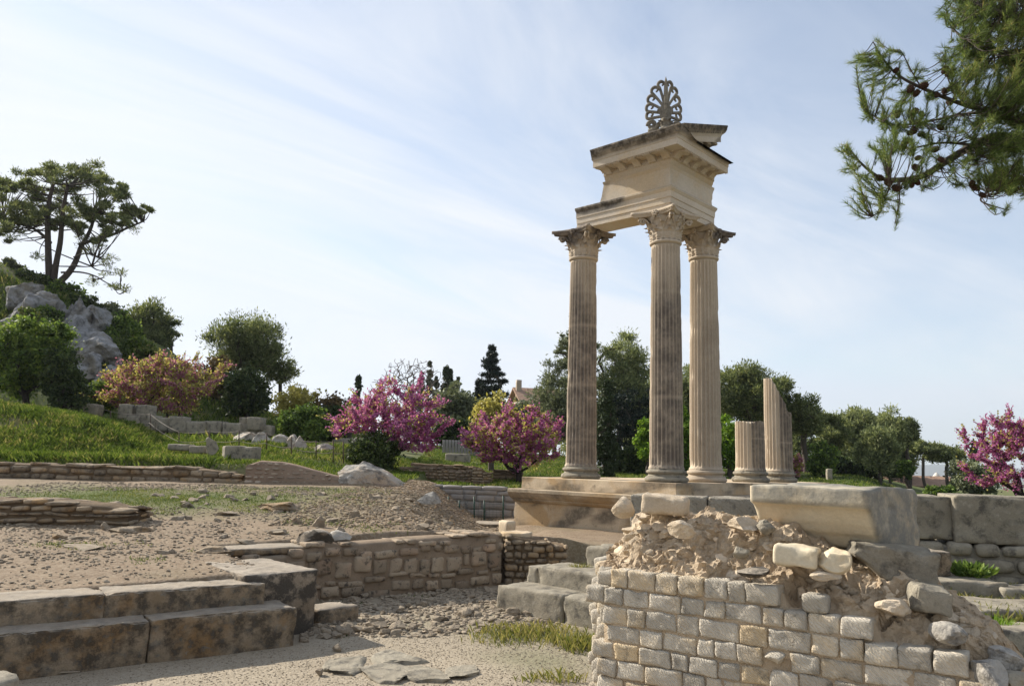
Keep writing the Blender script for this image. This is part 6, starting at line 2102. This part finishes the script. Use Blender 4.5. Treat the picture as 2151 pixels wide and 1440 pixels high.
grass_patch('grass', 'yellow green grass tuft on the gravel before the right steps', (-.6, 1.2), (7.4, 9.4), 12000, .085, .007, 'dry_grass', sd_(.32, 8.6, .5, .38, .55), 8)
grass_patch('grass', 'green grass tuft at the corner of the ashlar wall and right steps', (.4, 1.3), (7.5, 8.9), 6000, .09, .007, 'dry_grass', sd_(.85, 8.05, .3, .28, .8), 9)
grass_patch('grass', 'thin dry grass sprouting from the gravel beside the ashlar wall', (-.7, 1.1), (5.6, 8.2), 9000, .07, .007, 'dry_grass', lambda x, y: sstep(.1, .5, fbm(np.stack([x * 2.2, y * 2.2, x * 0], 1), 3, 78)) * np.exp(-((x - .35) / .55) ** 2 - ((y - 6.8) / .9) ** 2) * 1.5 - .25, 10)
grass_patch('grass', 'grass tufts growing between the step slabs at the right', (3.2, 7.5), (5.4, 9.3), 26000, .14, .010, 'dry_grass', lambda x, y: .55 + 0 * x, 11)
# weed on the steps and on the right blocks
def tuft(name, label, c, r, n, h, mat, seed, w=.008):
    g = np.random.default_rng(seed)
    o_ = in_ball(g, n, .5) * r
    C = np.array(c) + o_ * [1, 1, .3]
    mbt = MB(); leaf_cards(mbt, C - np.array(c), o_ * 1.2 / r + np.array([0, 0, .8]) + g.normal(size=(n, 3)) * .3, h * g.uniform(.5, 1.2, n), w, g)
    o = mbt.build(name, M[mat], smooth=False); o.location = [float(a) for a in c]
    return tag(o, label, 'plant')


q = az(1218, 1196, .42)
tuft('weed_tuft', 'dry olive weed tuft growing on the right steps', q, .16, 500, .12, 'dry_grass', 3)
q = ad(2040, 1196, 9.05)
tuft('weed_tuft', 'leafy green weed climbing the rough blocks at the right', q, .26, 420, .09, 'shrub', 4, .04)
q = ad(2085, 1318, 6.9)
tuft('weed_tuft', 'bright green grass tuft between the lower slabs at the right', q, .22, 700, .16, 'shrub_bright', 5)
q = ad(1720, 1275, 4.2)

# rubble
RK = [rock_geo((1, .8, .62), 5 if i < 8 else 7, 5000 + i, 9, .045) for i in range(16)]


def scatter(name, label, group, pts, sizes, mat, seed, lift=.25):
    g = np.random.default_rng(seed)
    protos = {}
    for i, (p_, s_) in enumerate(zip(pts, sizes)):
        k = int(g.integers(0, 16))
        if k not in protos:
            protos[k] = o = solid(name, RK[k], M[mat], smooth=False)
        else:
            o = protos[k].copy(); COL.objects.link(o)
        o.location = (float(p_[0]), float(p_[1]), float(p_[2] + s_ * lift * .5))
        o.scale = (s_, s_ * g.uniform(.8, 1.15), s_ * g.uniform(.6, 1.0))
        o.rotation_euler = (g.normal() * .3, g.normal() * .3, g.uniform(0, 6.3))
        tag(o, label, 'stone', group)


def gravel(name, label, pts, sizes, mat, seed, res=3):
    """Too many small stones to count: one object."""
    g = np.random.default_rng(seed)
    lo = [rock_geo((1, .8, .55), res, 6000 + i, 7, .05) for i in range(10)]
    mbg = MB()
    for k in range(10):
        sel = np.where(np.arange(len(pts)) % 10 == k)[0]
        V, q = lo[k]
        n = len(sel)
        a = g.uniform(0, 6.3, n); s_ = sizes[sel]
        c_, sn = np.cos(a), np.sin(a)
        X = (V[None, :, 0] * c_[:, None] - V[None, :, 1] * sn[:, None]) * s_[:, None] + pts[sel, 0][:, None]
        Yv = (V[None, :, 0] * sn[:, None] + V[None, :, 1] * c_[:, None]) * s_[:, None] + pts[sel, 1][:, None]
        Z = V[None, :, 2] * (s_ * g.uniform(.6, 1.1, n))[:, None] + (pts[sel, 2] + s_ * .12)[:, None]
        VV = np.stack([X, Yv, Z], -1).reshape(-1, 3)
        Q = (q[None] + (np.arange(n) * len(V))[:, None, None]).reshape(-1, 4)
        mbg.add(VV, Q)
    o = mbg.build(name, M[mat], smooth=False)
    return tag(o, label, 'rubble', kind='stuff')


def region(g, n, inside, xr, yr):
    x = g.uniform(*xr, n * 6); y = g.uniform(*yr, n * 6)
    k = inside(x, y)
    x, y = x[k][:n], y[k][:n]
    return np.stack([x, y, H(x, y)], 1)


g = np.random.default_rng(101)


def in_recess(x, y):
    s, v = sv(x, y)
    edge = 8.25 + .25 * fbm(np.stack([x * 2, y * 0, x * 0], 1), 2, 5) + .34 * (x + .9)
    return (s > .35) & (v < 2.05) & (y > edge) & (x < .1 + .5 * (11.2 - y))


P = region(g, 130, in_recess, (-2.6, .6), (7.6, 11.6))
scatter('rubble_stone', 'loose pale stone in the rubble bed before the shaded retaining wall', 'stones of the rubble bed in the recess', P, g.choice([.09, .12, .16, .21], 130, p=[.4, .35, .2, .05]) * g.uniform(.8, 1.2, 130), 'rubble', 1)
P = region(g, 2600, in_recess, (-2.6, .6), (7.6, 11.6))
gravel('rubble', 'bed of small broken stones in the recess before the retaining wall', P, g.uniform(.02, .075, len(P)), 'rubble', 2)
P = region(g, 22, lambda x, y: (sv(x, y)[0] > .05) & (sv(x, y)[0] < .85) & (sv(x, y)[1] < .6) & (sv(x, y)[1] > .1), (-2.2, -1), (7.2, 8.6))
scatter('rubble_stone', 'grey stone heaped at the foot of the large lichened block', 'stones at the foot of the lichened block', P, g.uniform(.09, .19, 22), 'rubble', 3)


def in_terr(x, y):
    s, v = sv(x, y)
    e = (x - (-2.25 + .085 * np.clip(16 - y, 0, 6)))
    return (((v > .8) & (s < .0)) | (v > 2.55)) & (e < 1.75) & (y < 17.8)


P = region(g, 22000, lambda x, y: in_terr(x, y) & (fbm(np.stack([x * .9, y * .9, x * 0], 1), 4, 55, .65) + g.uniform(-.5, .5, len(x)) > -.05) & (np.exp(-((x + 6.4) / 3) ** 2 - ((y - 14.8) / 1.8) ** 2) < .5), (-10, .3), (5, 17.8))
gravel('rubble', 'small stones strewn over the dusty left terrace', P, .010 + .05 * g.uniform(0, 1, len(P)) ** 2.6 * (.75 + .03 * P[:, 1]), 'rubble', 5, 2)
P = region(g, 70, lambda x, y: in_terr(x, y) & (x > -7) & (y > 9) & (y < 16), (-7, .3), (8, 16.5))
scatter('rubble_stone', 'flattish stone lying on the dusty terrace', 'stones lying on the terrace', P, g.uniform(.10, .26, 70), 'rubble', 6, .1)
in_mound = lambda x, y: (sv(x, y)[1] > 2.5) & (x > -3.4) & (x + 2.25 - .085 * np.clip(16 - y, 0, 6) < 2.1) & (y > 11.5)
P = region(g, 9000, in_mound, (-3.6, .8), (11, 20.9))
gravel('rubble', 'brown stony scree on the slope of the mound', P, .015 + .06 * g.uniform(0, 1, len(P)) ** 2, 'walls', 7)
P = region(g, 14000, lambda x, y: (sv(x, y)[1] < -.02) | ((sv(x, y)[0] > .4) & (y < 9.2)), (-4.2, 1.4), (5.2, 9.3))
gravel('gravel', 'fine gravel on the level ground before the steps', P, g.uniform(.006, .019, len(P)), 'rubble', 8, 2)
terr_named = [(96, 1120, 136, 1136, 'grey block half buried in the left terrace below the dry wall'), (138, 1124, 182, 1136, 'flat stone beside the half buried grey block on the terrace'), (110, 1143, 222, 1158, 'long narrow slab lying on the left terrace'), (218, 1104, 312, 1122, 'long stone slab below the end of the dry wall'),
              (240, 1066, 296, 1094, 'tapered stone at the broken end of the low dry wall'), (262, 1090, 282, 1106, 'round stone under the tapered wall end stone'), (528, 1052, 640, 1078, 'group of flat ledge rock in the middle of the mound'), (440, 1076, 500, 1086, 'thin slanting slab on the mound'),
              (654, 1080, 682, 1110, 'upright pointed stone standing on the mound'), (604, 1084, 634, 1104, 'rounded brown stone on the mound left of the pointed one'), (732, 1070, 762, 1090, 'pale broken stone on the right part of the mound'), (386, 1080, 402, 1094, 'small dark stone standing on the mound'),
              (400, 1148, 480, 1164, 'flat paving slab at the corner behind the big block'), (555, 1112, 610, 1126, 'dark stone in the terrace before the retaining wall, right one'), (494, 1134, 535, 1146, 'dark flat stone in the terrace before the retaining wall, left one'), (886, 1090, 912, 1104, 'pale stone lying behind the top of the retaining wall')]
for k, (a, b, c_, d_, l) in enumerate(terr_named):
    q = None
    for Y in np.arange(6, 18, .05):
        pt = ad((a + c_) / 2, d_ - 3, Y)
        if pt[2] <= Hs(pt[0], pt[1]) + .0:
            q = pt; break
    if q is None:
        continue
    w_ = (c_ - a) / F * q[1]; h_ = max(.08, (d_ - b) / F * q[1] * 1.1)
    solid('stone', rock_geo((w_, w_ * .6, h_), 10, 700 + k, 13, .06), M['rubble' if k % 3 else 'walls'], (q[0], q[1] + w_ * .2, Hs(q[0], q[1]) + h_ * .22), g.uniform(-.3, .3), l, 'stone', smooth=False)
# flat worn bedrock slabs and single stones on the gravel
for k, (x0, y0, x1, y1, l) in enumerate([(690, 1372, 780, 1420, 'worn flat rock flush with the gravel, leftmost of the bottom slabs'), (790, 1368, 900, 1402, 'smooth pale flat slab in the middle of the bottom slabs'), (760, 1398, 870, 1445, 'cracked flat rock at the bottom edge, below the smooth slab'),
                                        (860, 1400, 960, 1440, 'rough flat rock right of the cracked one at the bottom edge'), (930, 1402, 1030, 1428, 'rightmost flat rock of the bottom slabs')]):
    q = az((x0 + x1) / 2, (y0 + y1) / 2, -.06)
    w_ = (x1 - x0) / F * q[1]
    d_ = abs(az(0, y0, 0)[1] - az(0, y1, 0)[1])
    d_ = min(d_, .6)
    p, fq = rock_geo((w_ * 1.15, d_ * 1.2, .24), 20, 720 + k, 7, .05)
    p[:, 2] = np.minimum(p[:, 2], .028 + .02 * fbm(p * 9, 4, k))
    solid('flat_rock', (p, fq), M['grey_block'], (q[0], q[1], -.06), .2 * k, l, 'rock', 'worn flat rocks in the gravel')
for (x, y, s_, l) in [(710, 1366, .11, 'single angular brown stone on the gravel by the shadow edge'), (672, 1418, .09, 'small rounded pebble on the gravel near the flat rocks'), (128, 1412, .3, 'flat stone at the foot of the lower left step')]:
    q = az(x, y, -.06)
    solid('stone', rock_geo((s_, s_ * .8, s_ * (.75 if s_ < .2 else .2)), 8, int(x), 8, .03), M['rubble'], (q[0], q[1], -.06 + s_ * (.25 if s_ < .2 else .06)), 0, l, 'stone')

# ================================================================== AIR
hzv, hzq = lattice(3, 3, 3)
hz = MB().add(hzv * [7500, 7500, 160] + [0, 0, 118], hzq).build('haze', None, smooth=False)
hz.data.materials.clear()
hm_ = NT('haze_air')
pv = hm_.n('ShaderNodeVolumePrincipled')
pv.inputs['Color'].default_value = (.80, .87, .96, 1)
pv.inputs['Density'].default_value = .00016
pv.inputs['Anisotropy'].default_value = .3
hm_.l(pv.outputs[0], hm_.out.inputs['Volume'])
hz.data.materials.append(hm_.mat)
tag(hz, 'thin pale blue haze filling the air towards the hills', 'haze', kind='stuff')

# ================================================================== LIGHT, SKY, CAMERA
SUN_AZ, SUN_EL = math.radians(-58), math.radians(33)      # azimuth from +Y, clockwise positive
sd = np.array([math.sin(SUN_AZ) * math.cos(SUN_EL), math.cos(SUN_AZ) * math.cos(SUN_EL), math.sin(SUN_EL)])
ld = bpy.data.lights.new('sun', 'SUN')
ld.energy = 5.0
ld.angle = math.radians(.53)
ld.color = (1, .93, .82)
lo_ = bpy.data.objects.new('sun', ld)
COL.objects.link(lo_)
lo_.rotation_euler = Vector(-sd).to_track_quat('-Z', 'Y').to_euler()

w = bpy.data.worlds.new('World')
SC.world = w
w.use_nodes = True
nt = w.node_tree
nt.nodes.clear()
out = nt.nodes.new('ShaderNodeOutputWorld')
bg = nt.nodes.new('ShaderNodeBackground')
bg.inputs['Strength'].default_value = .10
sky = nt.nodes.new('ShaderNodeTexSky')
sky.sky_type = 'NISHITA'
sky.sun_disc = False
sky.sun_elevation = SUN_EL
sky.sun_rotation = SUN_AZ
sky.air_density = 1.0
sky.dust_density = .4
sky.ozone_density = 1.2


class WN(NT):
    def __init__(self, t):
        self.t = t


wn = WN(nt)
tc = nt.nodes.new('ShaderNodeTexCoord')
sx = nt.nodes.new('ShaderNodeSeparateXYZ')
nt.links.new(tc.outputs['Generated'], sx.inputs[0])
zz = wn.math('ADD', wn.math('MAXIMUM', sx.outputs['Z'], 0.0), .22)
cx2 = wn.math('DIVIDE', sx.outputs['X'], zz)
cy2 = wn.math('DIVIDE', sx.outputs['Y'], zz)
# thin high cloud drawn out in streaks
r1 = wn.math('ADD', wn.math('MULTIPLY', cx2, .80), wn.math('MULTIPLY', cy2, .60))
r2 = wn.math('ADD', wn.math('MULTIPLY', cx2, -.60), wn.math('MULTIPLY', cy2, .80))
cb = nt.nodes.new('ShaderNodeCombineXYZ')
nt.links.new(wn.math('MULTIPLY', r1, .55), cb.inputs[0]); nt.links.new(wn.math('MULTIPLY', r2, 1.5), cb.inputs[1])
n1 = wn.noise(cb.outputs[0], 1.2, 7, .62, .8)
cb2 = nt.nodes.new('ShaderNodeCombineXYZ')
nt.links.new(wn.math('MULTIPLY', r1, .8), cb2.inputs[0]); nt.links.new(wn.math('MULTIPLY', r2, .9), cb2.inputs[1])
cb2.inputs[2].default_value = 5.3
n2 = wn.noise(cb2.outputs[0], .9, 3, .5, .3)
cl1 = wn.ramp(n1, [(.30, 0.), (.78, 1.)])
cl2 = wn.ramp(n2, [(.34, .1), (.60, 1.)])
fac = wn.math('MULTIPLY', cl1, cl2)
# veil thickens towards the sun side and the horizon
side = wn.math('MULTIPLY_ADD', sx.outputs['X'], -.9, .22, clamp=True)
side = wn.math('MULTIPLY', side, wn.math('MULTIPLY_ADD', sx.outputs['Z'], -1.5, 1.15, clamp=True))
low = wn.ramp(sx.outputs['Z'], [(.0, .9), (.12, .6), (.42, .0)])
fac = wn.math('ADD', wn.math('MULTIPLY_ADD', fac, 1.05, .14), wn.math('MULTIPLY', wn.math('ADD', side, low), .36))
fac = wn.math('MINIMUM', fac, .93)
clear = wn.mix(1., sky.outputs[0], (4.0, 4.75, 5.9), 'DARKEN')
col = wn.mix(fac, clear, (5.35, 5.55, 5.85))
nt.links.new(col, bg.inputs['Color'])
nt.links.new(bg.outputs[0], out.inputs[0])

cam = bpy.data.cameras.new('camera')
cam.sensor_width = 36
cam.lens = F / 2151 * 36
cam.clip_start = .05
cam.clip_end = 20000
co = bpy.data.objects.new('camera', cam)
COL.objects.link(co)
Xc = cR * VR + sR * VU
Yc = -sR * VR + cR * VU
Zc = -VF
mw = Matrix.Identity(4)
for i in range(3):
    mw[i][0], mw[i][1], mw[i][2], mw[i][3] = Xc[i], Yc[i], Zc[i], EYE[i]
co.matrix_world = mw
SC.camera = co
SC.view_settings.view_transform = 'Standard'
SC.view_settings.look = 'None'
SC.view_settings.exposure = 0.76
SC.view_settings.gamma = 1
SC.render.film_transparent = False
